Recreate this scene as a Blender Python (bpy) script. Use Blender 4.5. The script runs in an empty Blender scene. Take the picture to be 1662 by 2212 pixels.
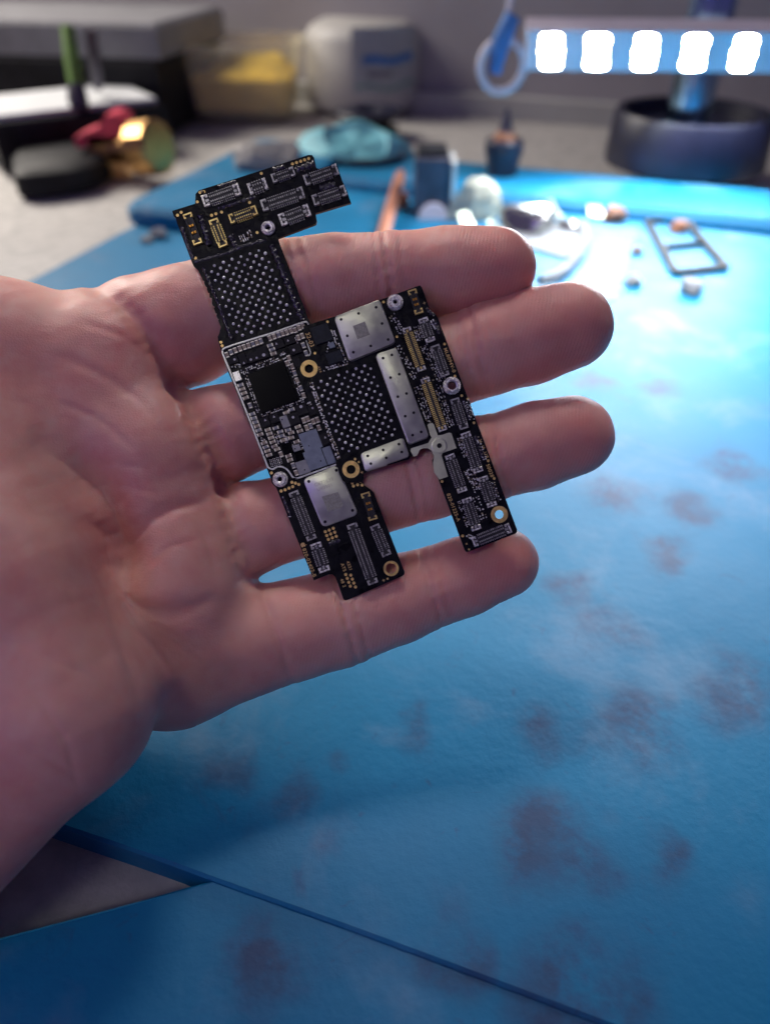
import bpy, math, random
import numpy as np
from mathutils import Vector, Matrix
from mathutils.geometry import tessellate_polygon

random.seed(7)
np.random.seed(7)
SC = bpy.context.scene
COL = SC.collection

# ------------------------------------------------------------------ camera
H_CAM, PITCH, FPX = 0.146, math.radians(39.0), 1612.0      # metres, down-tilt, focal length in 1662x2212 px
DIST = 0.145                                                # lens to the boards
cam_d = bpy.data.cameras.new('camera')
cam = bpy.data.objects.new('camera', cam_d)
COL.objects.link(cam)
cam.location = (0, 0, H_CAM)
cam.rotation_euler = (math.pi / 2 - PITCH, 0, 0)
cam_d.sensor_fit = 'VERTICAL'
cam_d.sensor_height = 36.0
cam_d.sensor_width = 36.0
cam_d.lens = 36.0 * FPX / 2212.0
cam_d.clip_start = 0.005
cam_d.clip_end = 50.0
cam_d.dof.use_dof = True
cam_d.dof.focus_distance = DIST
cam_d.dof.aperture_fstop = 9.0
SC.camera = cam

# ------------------------------------------------------------------ world and lamps
world = bpy.data.worlds.new('World')
SC.world = world
world.use_nodes = True
bg = world.node_tree.nodes['Background']
bg.inputs[0].default_value = (0.37, 0.28, 0.76, 1)
bg.inputs[1].default_value = 0.15

SC.view_settings.view_transform = 'Standard'
SC.view_settings.look = 'None'
SC.view_settings.gamma = 1
SC.view_settings.exposure = 0
SC.view_settings.use_curve_mapping = False
SC.cycles.use_denoising = True
SC.cycles.max_bounces = 6
SC.cycles.adaptive_threshold = 0.03


def area_light(name, loc, target, sx, sy, power, color):
    ld = bpy.data.lights.new(name, 'AREA')
    ld.shape = 'RECTANGLE'
    ld.size, ld.size_y = sx, sy
    ld.energy = power
    ld.color = color
    lo = bpy.data.objects.new(name, ld)
    COL.objects.link(lo)
    lo.location = loc
    lo.rotation_euler = (Vector(target) - Vector(loc)).to_track_quat('-Z', 'Y').to_euler()
    return lo


# daylight from the far left and a weak ceiling lamp; added unseen fills help the LED bar on the mat,
# brighten boards and hand from behind the camera, and tint violet-blue from the left
area_light('window_light', (-0.55, 0.88, 0.50), (-0.14, 0.55, 0.0), 0.5, 0.4, 4.6, (1.0, 0.92, 0.82)).data.spread = math.radians(110)
area_light('mat_fill', (0.17, 0.36, 0.18), (0.14, 0.32, 0.0), 0.20, 0.05, 0.72, (0.90, 0.92, 1.0)).data.spread = math.radians(112)  # unseen extra lamp above the mat, boosting the LED bar
area_light('ceiling_light', (-0.02, 0.46, 0.60), (-0.015, 0.232, 0.11), 0.20, 0.20, 0.072, (1.0, 0.93, 0.90)).data.spread = math.radians(24)
area_light('front_fill', (-0.45, -0.66, 1.12), (-0.01, 0.12, 0.075), 0.5, 0.4, 0.058, (1.0, 0.95, 0.88)).data.spread = math.radians(20)  # added narrow fill, gives the metal cans something bright to reflect
area_light('violet_fill', (-0.40, -0.28, 0.34), (-0.04, 0.07, 0.02), 0.34, 0.22, 0.36, (0.36, 0.24, 1.0))  # added unseen fill for the violet cast low in the frame


# ------------------------------------------------------------------ picture <-> place
def ray(px, py):
    a, b = (px - 831) / FPX, -(py - 1106) / FPX
    return Vector((a, math.cos(PITCH) + b * math.sin(PITCH), -math.sin(PITCH) + b * math.cos(PITCH)))


def ground(px, py, z=0.0):
    d = ray(px, py)
    t = (z - H_CAM) / d.z
    return Vector((d.x * t, d.y * t, z))


def at(px, py, Y):
    d = ray(px, py)
    t = Y / d.y
    return Vector((d.x * t, Y, H_CAM + d.z * t))


# ------------------------------------------------------------------ materials
MATS = {}


def mat(name, color, rough=0.5, metal=0.0, noise=0.0, nscale=60.0, bump=0.0, bscale=200.0, spec=0.5,
        emit=None, estr=0.0, sss=0.0, trans=0.0, coat=0.0, color2=None, rvar=0.0):
    if name in MATS:
        return MATS[name]
    m = bpy.data.materials.new(name)
    m.use_nodes = True
    nt = m.node_tree
    p = nt.nodes['Principled BSDF']
    p.inputs['Base Color'].default_value = (*color, 1)
    p.inputs['Roughness'].default_value = rough
    p.inputs['Metallic'].default_value = metal
    p.inputs['Specular IOR Level'].default_value = spec
    p.inputs['Coat Weight'].default_value = coat
    p.inputs['Transmission Weight'].default_value = trans
    if sss:
        p.inputs['Subsurface Weight'].default_value = sss
        p.inputs['Subsurface Radius'].default_value = (1, .8, .6)
        p.inputs['Subsurface Scale'].default_value = 0.004
    if emit:
        p.inputs['Emission Color'].default_value = (*emit, 1)
        p.inputs['Emission Strength'].default_value = estr
    tc = nt.nodes.new('ShaderNodeTexCoord')
    if noise or color2 or rvar:
        n = nt.nodes.new('ShaderNodeTexNoise')
        n.inputs['Scale'].default_value = nscale
        n.inputs['Detail'].default_value = 6
        nt.links.new(tc.outputs['Object'], n.inputs['Vector'])
        r = nt.nodes.new('ShaderNodeValToRGB')
        c2 = color2 if color2 else tuple(c * (1 - noise) for c in color)
        c1 = color if color2 else tuple(min(1, c * (1 + noise)) for c in color)
        r.color_ramp.elements[0].color = (*c2, 1)
        r.color_ramp.elements[1].color = (*c1, 1)
        r.color_ramp.elements[0].position = 0.35
        r.color_ramp.elements[1].position = 0.65
        nt.links.new(n.outputs['Fac'], r.inputs['Fac'])
        nt.links.new(r.outputs['Color'], p.inputs['Base Color'])
        if rvar:
            mr = nt.nodes.new('ShaderNodeMapRange')
            mr.inputs['From Min'].default_value = .3
            mr.inputs['From Max'].default_value = .7
            mr.inputs['To Min'].default_value = max(.02, rough - rvar)
            mr.inputs['To Max'].default_value = min(1, rough + rvar)
            nt.links.new(n.outputs['Fac'], mr.inputs['Value'])
            nt.links.new(mr.outputs['Result'], p.inputs['Roughness'])
    if bump:
        n2 = nt.nodes.new('ShaderNodeTexNoise')
        n2.inputs['Scale'].default_value = bscale
        n2.inputs['Detail'].default_value = 4
        nt.links.new(tc.outputs['Object'], n2.inputs['Vector'])
        b = nt.nodes.new('ShaderNodeBump')
        b.inputs['Strength'].default_value = min(1.0, bump)
        b.inputs['Distance'].default_value = 0.5 / bscale
        nt.links.new(n2.outputs['Fac'], b.inputs['Height'])
        nt.links.new(b.outputs['Normal'], p.inputs['Normal'])
    MATS[name] = m
    return m


M_pcb = mat('pcb_black', (0.006, 0.0065, 0.010), .34, noise=.4, nscale=500, bump=.25, bscale=900, rvar=.12, spec=.12)
M_edge = mat('pcb_edge', (0.06, 0.048, 0.034), .6, noise=.4, nscale=900)
M_epoxy = mat('epoxy_black', (0.008, 0.008, 0.011), .22, bump=.7, bscale=1500, spec=.9, coat=.5)
M_chip = mat('chip_black', (0.014, 0.014, 0.016), .5, bump=.2, bscale=5000, spec=.2)
M_conn = mat('connector_plastic', (0.030, 0.030, 0.034), .42, bump=.2, bscale=5000, spec=.4)
M_die = mat('chip_glossy', (0.002, 0.002, 0.004), .2, spec=.08)
M_navy = mat('chip_navy', (0.012, 0.016, 0.026), .38, noise=.3, nscale=1200, spec=.2)
M_slate = mat('chip_slate', (0.22, 0.27, 0.32), .5, noise=.12, nscale=700, bump=.15, bscale=4000)
M_grey = mat('chip_grey', (0.32, 0.335, 0.33), .5, noise=.12, nscale=700, bump=.15, bscale=4000)
M_can = mat('shield_nickel', (0.62, 0.645, 0.50), .40, metal=.85, noise=.10, nscale=400, bump=.12, bscale=3500, rvar=.08)
M_wear = mat('shield_etched', (0.30, 0.30, 0.26), .65, metal=.6, color2=(.40, .40, .35), nscale=3000)
M_hole = mat('hole_dark', (0.004, 0.004, 0.004), .7)
M_steel = mat('steel', (0.90, 0.88, 0.80), .28, metal=.45, noise=.2, nscale=1500, rvar=.12)
M_steel_dull = mat('steel_dull', (0.50, 0.50, 0.49), .32, metal=.5, noise=.25, nscale=1500, rvar=.12)
M_gold = mat('gold_pad', (0.82, 0.58, 0.22), .40, metal=.7, noise=.22, nscale=900, rvar=.12)
M_goldclip = mat('gold_clip', (0.92, 0.68, 0.26), .30, metal=.55, noise=.2, nscale=1200)
M_contact = mat('contact_orange', (0.80, 0.42, 0.08), .35, metal=.9)
M_ink = mat('gold_ink', (0.70, 0.49, 0.20), .5, metal=.2)
M_ink2 = mat('etched_ink', (0.44, 0.43, 0.33), .6, metal=.4)
M_white = mat('white_ink', (0.62, 0.62, 0.62), .6)
M_solder = mat('solder', (0.88, 0.88, 0.88), .32, metal=.45, noise=.15, nscale=2500)
M_fence = mat('shield_fence', (0.55, 0.56, 0.56), .34, metal=.6, noise=.25, nscale=1200, rvar=.12)
M_capbody = mat('cap_tan', (0.42, 0.37, 0.26), .5, noise=.2, nscale=1500)
M_capbody2 = mat('cap_brown', (0.32, 0.27, 0.20), .5, noise=.2, nscale=1500)
M_capbody3 = mat('cap_grey', (0.26, 0.28, 0.29), .5, noise=.2, nscale=1500)
M_capend = mat('cap_end', (0.80, 0.77, 0.68), .35, metal=.45)


# ------------------------------------------------------------------ mesh builder
class MB:
    def __init__(s):
        s.v, s.f, s.mi = [], [], []

    def add(s, verts, faces, mi=0):
        o = len(s.v)
        s.v += [tuple(v) for v in verts]
        s.f += [tuple(i + o for i in f) for f in faces]
        s.mi += [mi] * len(faces)

    def loops(s, rings, mi=0, cap0=True, cap1=True):
        """stack of closed rings with the same count"""
        n = len(rings[0])
        vs = [p for r in rings for p in r]
        fs = []
        for k in range(len(rings) - 1):
            for i in range(n):
                j = (i + 1) % n
                fs.append((k * n + i, k * n + j, (k + 1) * n + j, (k + 1) * n + i))
        if cap0:
            fs.append(tuple(range(n - 1, -1, -1)))
        if cap1:
            fs.append(tuple(range((len(rings) - 1) * n, len(rings) * n)))
        s.add(vs, fs, mi)

    def quadbox(s, c4, z0, z1, ch=0.0, mi=0):
        """box over a quad (4 xy corners, counter-clockwise) with a chamfered top"""
        cx = sum(p[0] for p in c4) / 4
        cy = sum(p[1] for p in c4) / 4
        r0 = [(p[0], p[1], z0) for p in c4]
        if ch:
            r1 = [(p[0], p[1], z1 - ch) for p in c4]
            r2 = []
            for p in c4:
                d = Vector((cx - p[0], cy - p[1]))
                d = d.normalized() * min(ch * 1.3, d.length * .5)
                r2.append((p[0] + d.x, p[1] + d.y, z1))
            s.loops([r0, r1, r2], mi)
        else:
            s.loops([r0, [(p[0], p[1], z1) for p in c4]], mi)

    def box(s, c, size, rz=0.0, ch=0.0, mi=0):
        """axis box centred at c, turned by rz"""
        ca, sa = math.cos(rz), math.sin(rz)
        q = []
        for a, b in ((-1, -1), (1, -1), (1, 1), (-1, 1)):
            x, y = a * size[0] / 2, b * size[1] / 2
            q.append((c[0] + x * ca - y * sa, c[1] + x * sa + y * ca))
        s.quadbox(q, c[2] - size[2] / 2, c[2] + size[2] / 2, ch, mi)

    def lathe(s, prof, c=(0, 0, 0), n=32, mi=0, knurl=0.0, closed=False):
        rings = []
        for r, z in prof:
            rings.append([(c[0] + (r * (1 + (knurl if i % 2 and r > 0 else 0))) * math.cos(2 * math.pi * i / n),
                           c[1] + (r * (1 + (knurl if i % 2 and r > 0 else 0))) * math.sin(2 * math.pi * i / n),
                           c[2] + z) for i in range(n)])
        if closed:
            rings.append(rings[0])
            s.loops(rings, mi, False, False)
        else:
            s.loops(rings, mi)

    def tube(s, pts, r, n=10, mi=0, closed=False):
        pts = [Vector(p) for p in pts]
        rr = r if isinstance(r, (list, tuple)) else [r] * len(pts)
        rings = []
        prev = None
        m = len(pts)
        for i, p in enumerate(pts):
            a = pts[(i - 1) % m] if (closed or i > 0) else p
            b = pts[(i + 1) % m] if (closed or i < m - 1) else p
            t = (b - a).normalized()
            u = t.orthogonal() if prev is None else (prev - t * prev.dot(t))
            u.normalize()
            prev = u
            w = t.cross(u)
            rings.append([tuple(p + (u * math.cos(2 * math.pi * k / n) + w * math.sin(2 * math.pi * k / n)) * rr[i]) for k in range(n)])
        if closed:
            rings.append(rings[0])
            s.loops(rings, mi, False, False)
        else:
            s.loops(rings, mi)

    def prism(s, outline, z0, z1, holes=(), mi=0, mi_side=None):
        loops_ = [[Vector((p[0], p[1], 0)) for p in outline]] + [[Vector((p[0], p[1], 0)) for p in h] for h in holes]
        flat = [p for l in loops_ for p in l]
        tris = tessellate_polygon(loops_)
        n = len(flat)
        vs = [(p.x, p.y, z1) for p in flat] + [(p.x, p.y, z0) for p in flat]
        top, bot, side = [], [], []
        for t in tris:
            a, b, c = (flat[i] for i in t)
            cr = (b - a).cross(c - a).z
            t = tuple(t) if cr > 0 else (t[2], t[1], t[0])
            top.append(t)
            bot.append(tuple(i + n for i in reversed(t)))
        o = 0
        for li, l in enumerate(loops_):
            m = len(l)
            area = sum(l[i].x * l[(i + 1) % m].y - l[(i + 1) % m].x * l[i].y for i in range(m))
            ccw = area > 0
            for i in range(m):
                j = (i + 1) % m
                q = (o + i + n, o + j + n, o + j, o + i)
                if (li == 0) != ccw:
                    q = q[::-1]
                side.append(q)
            o += m
        s.add(vs, top + bot, mi)
        # sides share no verts with caps so edges stay crisp
        s.add(vs, side, mi if mi_side is None else mi_side)

    def build(s, name, mats, parent=None, smooth=False, kind=None, label=None):
        me = bpy.data.meshes.new(name)
        me.from_pydata(s.v, [], s.f)
        if not isinstance(mats, (list, tuple)):
            mats = [mats]
        for m in mats:
            me.materials.append(m)
        if len(mats) > 1:
            me.polygons.foreach_set('material_index', s.mi)
        if smooth:
            me.polygons.foreach_set('use_smooth', [True] * len(me.polygons))
            if smooth != 'all':
                try:
                    me.set_sharp_from_angle(angle=math.radians(38))
                except Exception:
                    pass
        me.update()
        return link(me, name, parent, kind, label)


def link(me, name, parent=None, kind=None, label=None):
    o = bpy.data.objects.new(name, me)
    COL.objects.link(o)
    if parent is not None:
        o.parent = parent
    if kind:
        o['kind'] = kind
    if label:
        o['label'] = label
    return o


def thing(name, label, cat, loc=(0, 0, 0), group=None):
    o = bpy.data.objects.new(name, None)
    o.empty_display_size = 0.01
    COL.objects.link(o)
    o.location = loc
    tag(o, label, cat, group)
    return o


def tag(o, label, cat, group=None):
    o['label'] = label
    o['category'] = cat
    if group:
        o['group'] = group
    return o


def rounded(poly, r, n=5):
    """round every corner of a polygon"""
    out = []
    m = len(poly)
    for i in range(m):
        p = Vector(poly[i][:2])
        a = Vector(poly[i - 1][:2])
        b = Vector(poly[(i + 1) % m][:2])
        ua, ub = (a - p), (b - p)
        rr = min(r, ua.length * .45, ub.length * .45)
        s_, e_ = p + ua.normalized() * rr, p + ub.normalized() * rr
        for k in range(n + 1):
            t = k / n
            q = s_ * (1 - t) ** 2 + p * 2 * t * (1 - t) + e_ * t ** 2
            out.append((q.x, q.y))
    return out


def ccw(poly):
    a = sum(poly[i][0] * poly[(i + 1) % len(poly)][1] - poly[(i + 1) % len(poly)][0] * poly[i][1] for i in range(len(poly)))
    return poly if a > 0 else poly[::-1]


def inset(poly, d):
    """shift a counter-clockwise outline inwards by d"""
    m = len(poly)
    out = []
    for i in range(m):
        p, a, b = (Vector(poly[k % m][:2]) for k in (i, i - 1, i + 1))
        e1, e2 = (p - a), (b - p)
        n1 = Vector((-e1.y, e1.x)).normalized() if e1.length else Vector((0, 0))
        n2 = Vector((-e2.y, e2.x)).normalized() if e2.length else n1
        nn = (n1 + n2)
        nn = nn.normalized() if nn.length > 1e-9 else n1
        q = p + nn * d
        out.append((q.x, q.y))
    return out


def smooth_line(pts, n=6):
    out = []
    for i in range(len(pts) - 1):
        p0, p1, p2, p3 = (Vector(pts[max(0, min(len(pts) - 1, i + q))]) for q in (-1, 0, 1, 2))
        for s_ in range(n):
            t = s_ / n
            out.append(tuple(.5 * ((2 * p1) + (-p0 + p2) * t + (2 * p0 - 5 * p1 + 4 * p2 - p3) * t * t + (-p0 + 3 * p1 - 3 * p2 + p3) * t ** 3)))
    out.append(tuple(pts[-1]))
    return out


# ================================================================== SETTING
YAW = math.radians(-20)
U = Vector((math.cos(YAW), math.sin(YAW), 0))
V = Vector((-math.sin(YAW), math.cos(YAW), 0))


def uv(u, v, z=0.0):
    return U * u + V * v + Vector((0, 0, z))


M_bench = mat('bench_laminate', (0.52, 0.50, 0.47), .6, color2=(.38, .37, .35), nscale=160, bump=.3, bscale=700)
M_wall = mat('wall_paint', (0.36, 0.34, 0.36), .8, noise=.06, nscale=12, bump=.1, bscale=150)
M_skirt = mat('skirting', (0.42, 0.42, 0.41), .6, noise=.06, nscale=30)

b = MB()
b.box((0, 0.35, -0.018), (3.0, 2.6, 0.030), YAW, 0.0)
bench = b.build('bench_top', M_bench)
bench['kind'] = 'structure'
wall_v = 0.752
b = MB()
c = uv(0, wall_v + .05, 0.3)
b.box(tuple(c), (3.0, 0.1, 0.66), YAW)
wall = b.build('wall', M_wall)
wall['kind'] = 'structure'
b = MB()
c = uv(0, wall_v - .007, 0.006)
b.box(tuple(c), (3.0, 0.0138, 0.0175), YAW, .003)
sk = b.build('skirting', M_skirt, wall)


# --------------------------------------------------------------- work mat
def mat_material():
    m = bpy.data.materials.new('silicone_mat')
    m.use_nodes = True
    nt = m.node_tree
    L = nt.links.new
    p = nt.nodes['Principled BSDF']
    tc = nt.nodes.new('ShaderNodeTexCoord')
    base = nt.nodes.new('ShaderNodeRGB')
    base.outputs[0].default_value = (0.005, 0.165, 0.33, 1)

    def noise(scale, detail=5, rough=.6, dist=0.0):
        n = nt.nodes.new('ShaderNodeTexNoise')
        n.inputs['Scale'].default_value = scale
        n.inputs['Detail'].default_value = detail
        n.inputs['Roughness'].default_value = rough
        n.inputs['Distortion'].default_value = dist
        L(tc.outputs['Object'], n.inputs['Vector'])
        return n.outputs['Fac']

    def ramp(src, a, b_):
        r = nt.nodes.new('ShaderNodeMapRange')
        r.interpolation_type = 'SMOOTHSTEP'
        r.inputs['From Min'].default_value = a
        r.inputs['From Max'].default_value = b_
        L(src, r.inputs['Value'])
        return r.outputs['Result']

    def math_(op, a, b_):
        n = nt.nodes.new('ShaderNodeMath')
        n.operation = op
        for i, x in enumerate((a, b_)):
            if isinstance(x, (int, float)):
                n.inputs[i].default_value = x
            else:
                L(x, n.inputs[i])
        return n.outputs[0]

    def mix(fac, a, col):
        n = nt.nodes.new('ShaderNodeMix')
        n.data_type = 'RGBA'
        L(fac, n.inputs[0])
        L(a, n.inputs[6])
        n.inputs[7].default_value = (*col, 1)
        return n.outputs[2]

    # burnt and rosin stains: placed blots broken up by noise
    blots = [(1170, 1800, 100), (1295, 1725, 34), (1180, 1570, 75), (1375, 1560, 90), (700, 1790, 45), (905, 1585, 52),
             (1330, 1070, 70), (1480, 1110, 60), (1420, 1190, 60), (590, 1710, 60), (1080, 1835, 40), (1450, 1830, 70),
             (1290, 820, 46), (1420, 840, 50), (1240, 1270, 60), (1330, 1350, 70), (1040, 1680, 30), (860, 1520, 26),
             (740, 1680, 40), (480, 1640, 55), (1600, 1500, 90), (1580, 1000, 50), (1010, 2050, 80), (1250, 2130, 110), (600, 2060, 90)]
    tot = None
    warp = nt.nodes.new('ShaderNodeTexNoise')
    warp.inputs['Scale'].default_value = 55
    warp.inputs['Detail'].default_value = 5
    L(tc.outputs['Object'], warp.inputs['Vector'])
    va = nt.nodes.new('ShaderNodeVectorMath')
    va.operation = 'MULTIPLY_ADD'
    va.inputs[1].default_value = (.028, .028, 0)
    L(warp.outputs['Color'], va.inputs[0])
    L(tc.outputs['Object'], va.inputs[2])
    for px, py, r in blots:
        g = ground(px, py, .004)
        dpt = (Vector(g) - Vector((0, 0, H_CAM))).length
        rad = r / FPX * dpt
        dn = nt.nodes.new('ShaderNodeVectorMath')
        dn.operation = 'DISTANCE'
        L(va.outputs[0], dn.inputs[0])
        dn.inputs[1].default_value = (g.x + .014, g.y + .014, 0.0)
        f = nt.nodes.new('ShaderNodeMapRange')
        f.interpolation_type = 'SMOOTHSTEP'
        f.inputs['From Min'].default_value = rad * 1.5
        f.inputs['From Max'].default_value = rad * .35
        L(dn.outputs['Value'], f.inputs['Value'])
        tot = f.outputs['Result'] if tot is None else math_('MAXIMUM', tot, f.outputs['Result'])
    broken = math_('MULTIPLY', tot, ramp(noise(70, 6, .7), .30, .62))
    small = math_('MULTIPLY', ramp(noise(45, 6, .65, .6), .60, .76), .55)
    fine = math_('MULTIPLY', ramp(noise(120, 5, .6, 1.2), .62, .74), .45)
    small = math_('MAXIMUM', small, fine)
    stain = math_('MULTIPLY', math_('MAXIMUM', broken, small), .72)
    milky = math_('MULTIPLY', ramp(noise(26, 5, .6, .4), .50, .72), .34)
    mot = mix(ramp(noise(14, 4), .35, .7), base.outputs[0], (0.007, 0.190, 0.375))
    col = mix(milky, mot, (0.24, 0.32, 0.44))
    col = mix(stain, col, (0.040, 0.030, 0.085))
    L(col, p.inputs['Base Color'])
    p.inputs['Specular IOR Level'].default_value = .28
    rr = nt.nodes.new('ShaderNodeMapRange')
    rr.inputs['To Min'].default_value = .40
    rr.inputs['To Max'].default_value = .62
    L(noise(60), rr.inputs['Value'])
    L(rr.outputs['Result'], p.inputs['Roughness'])
    bp = nt.nodes.new('ShaderNodeBump')
    bp.inputs['Strength'].default_value = .25
    bp.inputs['Distance'].default_value = .0006
    L(noise(350, 4), bp.inputs['Height'])
    L(bp.outputs['Normal'], p.inputs['Normal'])
    return m


M_mat = mat_material()
MAT_U0, MAT_U1, MAT_V0, MAT_V1 = -0.285, 0.33, 0.052, 0.535
mt = thing('work_mat', 'blue silicone repair mat with brown stains lying on the grey bench', 'mat')


def slab(u0, u1, v0, v1, z0, z1, r=.006, ch=.0012, name='slab', parent=None, m=None):
    o = ccw(rounded([tuple(uv(u0, v0))[:2], tuple(uv(u1, v0))[:2], tuple(uv(u1, v1))[:2], tuple(uv(u0, v1))[:2]], r, 6))
    bb = MB()
    i1 = inset(o, ch)
    bb.loops([[(*q, z0) for q in o], [(*q, z1 - ch) for q in o], [(*q, z1) for q in i1]])
    return bb.build(name, m or M_mat, parent, smooth=True)


near = [tuple(ground(x, y, .004))[:2] for x, y in [(-120, 1700)] + smooth_line([(165, 1797), (330, 1853), (480, 1908), (760, 2008), (1040, 2112), (1330, 2222)], 4)]
far = [tuple(uv(u, v))[:2] for u, v in ((MAT_U1, .052), (MAT_U1, MAT_V1 - .066), (MAT_U0, MAT_V1 - .066), (MAT_U0, .09))]
o = ccw(rounded(near + far, .012, 5))
b = MB()
b.loops([[(*q, -.003) for q in o], [(*q, .0034) for q in o], [(*q, .004) for q in inset(o, .0006)]])
b.build('mat_sheet', M_mat, mt)
# a second mat lies nearer, tucked under the near edge of the first
o = ccw(rounded([tuple(ground(x, y, .0))[:2] for x, y in ((-420, 2150), (-60, 2058), (250, 1976), (500, 1905), (1000, 1840), (1900, 1800), (2300, 2700), (-700, 2900))], .004, 4))
b = MB()
b.loops([[(*q, -.003) for q in o], [(*q, .0025) for q in o], [(*q, .0031) for q in inset(o, .0006)]])
tag(b.build('work_mat', M_mat, None), 'plain blue mat in the near foreground, tucked under the stained repair mat', 'mat')
slab(MAT_U0 - .008, -0.215, .362, MAT_V1 - .002, 0.0042, 0.0145, .012, .003, 'tray_block', mt)
slab(-0.2148, MAT_U1, MAT_V1 - .0655, MAT_V1, -0.003, 0.011, .004, .004, 'rear_rim', mt)
M_ruler = mat('ruler_print', (0.07, 0.26, 0.46), .55, noise=.1, nscale=90)
# moulded ruler strip: raised bars on the sheet
gr = ground(1300, 560, .004)
gu, gv = gr.dot(U), gr.dot(V)
for k in range(9):
    slab(gu - .016, gu + .013, gv - .052 + k * .012, gv - .052 + k * .012 + .0105, 0.0041, 0.00445, .001, .0001, 'ruler_bar', mt, M_ruler)

# ================================================================== CIRCUIT BOARDS
ROT = cam.rotation_euler.to_matrix().to_4x4()
FRAME = Matrix.Translation(Vector((0, 0, H_CAM)) + ray(831, 1106) * DIST) @ ROT
MPX = DIST / (FPX * 3078.0 / 1662.0)          # metres per photograph pixel at the boards
CROPS = {1: (640, 580, .4813), 2: (840, 1260, .361), 3: (1200, 1120, .361), 4: (1500, 1120, .361),
         5: (1600, 1600, .3309), 6: (1040, 1840, .373)}


def P(k, x, y):
    ox, oy, s = CROPS[k]
    return ((ox + x * s - 1539) * MPX, -(oy + y * s - 2048) * MPX)


def S(k, d):
    return d * CROPS[k][2] * MPX


def PL(k, pts):
    return [P(k, *p) for p in pts]


EX = Vector((math.cos(math.radians(18.5)), math.sin(math.radians(18.5))))
EY = Vector((math.sin(math.radians(21.1)), -math.cos(math.radians(21.1))))


def quad(c, w, h, ex=EX, ey=EY):
    c = Vector(c)
    q = [c - ex * w / 2 + ey * h / 2, c + ex * w / 2 + ey * h / 2, c + ex * w / 2 - ey * h / 2, c - ex * w / 2 - ey * h / 2]
    return ccw([(p.x, p.y) for p in q])


def circle(c, r, n=24):
    return [(c[0] + r * math.cos(2 * math.pi * i / n), c[1] + r * math.sin(2 * math.pi * i / n)) for i in range(n)]


mm = 0.001
ZA0, ZA = 0.0 * mm, 0.75 * mm
ZB0, ZB = 0.80 * mm, 1.50 * mm

boardA = thing('circuit_board', 'long black phone circuit board with connector head and bare dotted neck, lying under the other', 'circuit board', group='phone circuit boards in the hand')
boardA.matrix_world = FRAME
boardB = thing('circuit_board', 'black phone circuit board with silver shield cans, forked leg down right, lying on top', 'circuit board', group='phone circuit boards in the hand')
boardB.matrix_world = FRAME

outA = PL(1, [(110, 560), (300, 500), (304, 420), (332, 390), (640, 292), (1235, 98), (1265, 98), (1282, 120), (1302, 205), (1322, 214),
              (1458, 172), (1478, 195), (1500, 268), (1515, 310), (1556, 400), (1587, 492), (1294, 580), (1306, 645), (1296, 668), (985, 785),
              (992, 812), (1250, 1490)]) + \
    PL(6, [(1090, 190), (1112, 268), (1190, 322), (1218, 352), (1546, 1195), (1545, 1222), (1522, 1242), (940, 1496), (912, 1500), (894, 1488),
           (838, 1325), (806, 1250), (775, 1222), (738, 1224), (580, 1288), (180, 300), (132, 250), (122, 200), (58, 40)]) + \
    PL(2, [(500, 1340), (210, 640), (140, 440), (132, 400), (100, 300), (95, 250), (112, 215)]) + \
    PL(1, [(512, 1520), (390, 1190), (325, 1050), (290, 1020), (275, 990), (150, 660), (142, 622), (124, 606)])
outB = PL(2, [(1040, 145)]) + PL(3, [(380, 430), (1290, 95), (1322, 85), (1344, 108)]) + \
    PL(4, [(560, 240), (612, 382), (660, 400), (686, 440), (1180, 1760)]) + \
    PL(5, [(1392, 1560), (1394, 1592), (1376, 1612), (812, 1830), (786, 1830), (770, 1812), (455, 960), (420, 890), (384, 770), (380, 735),
           (404, 690), (370, 622), (322, 598), (272, 594), (232, 612), (204, 664), (190, 682), (150, 690)]) + \
    PL(3, [(1215, 1965), (1205, 1990), (960, 2062), (735, 2135)]) + \
    PL(6, [(1110, 150), (1112, 205), (1092, 240), (925, 246), (890, 230), (852, 150), (820, 10)]) + \
    PL(2, [(1425, 1640), (1400, 1600), (1340, 1440), (1300, 1330), (1230, 1180), (1160, 1040), (1130, 990), (1080, 900), (1040, 790),
           (1000, 680), (955, 560), (925, 482), (1110, 474), (1128, 440), (1108, 320)])

holesA = [circle(P(6, 1403, 1160), S(6, 58)), circle(P(6, 225, 210), S(6, 26), 16), circle(P(1, 905, 708), S(1, 24), 16)]
holesB = [circle(P(5, 1182, 1383), S(5, 55)), circle(P(2, 1105, 610), S(2, 49)), circle(P(6, 978, 105), S(6, 49)),
          circle(P(4, 838, 1190), S(4, 48)), circle(P(3, 1050, 280), S(3, 24), 16)]
b = MB()
b.prism(ccw(outA), ZA0, ZA, holesA, 0, 1)
b.build('substrate', [M_pcb, M_edge], boardA)
b = MB()
b.prism(ccw(outB), ZB0, ZB, holesB, 0, 1)
b.build('substrate', [M_pcb, M_edge], boardB)


def ring_pad(k, x, y, ro, ri, z, board):
    c = P(k, x, y)
    R, r = S(k, ro), S(k, ri)
    bb = MB()
    t = .03 * mm
    bb.lathe([(R, z), (R, z + t), (r * 1.08, z + t), (r * 1.02, z + t * 3), (r, z + t * 3), (r * .999, z - .5 * mm), (R * .98, z - .0 * mm)], (*c, 0), 40, closed=True)
    bb.build('screw_ring', M_gold, board, smooth=True)


ring_pad(2, 1105, 610, 95, 48, ZB, boardB)
ring_pad(6, 978, 105, 92, 48, ZB, boardB)
ring_pad(5, 1182, 1383, 102, 54, ZB, boardB)
ring_pad(6, 1403, 1160, 82, 57, ZA, boardA)


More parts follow.
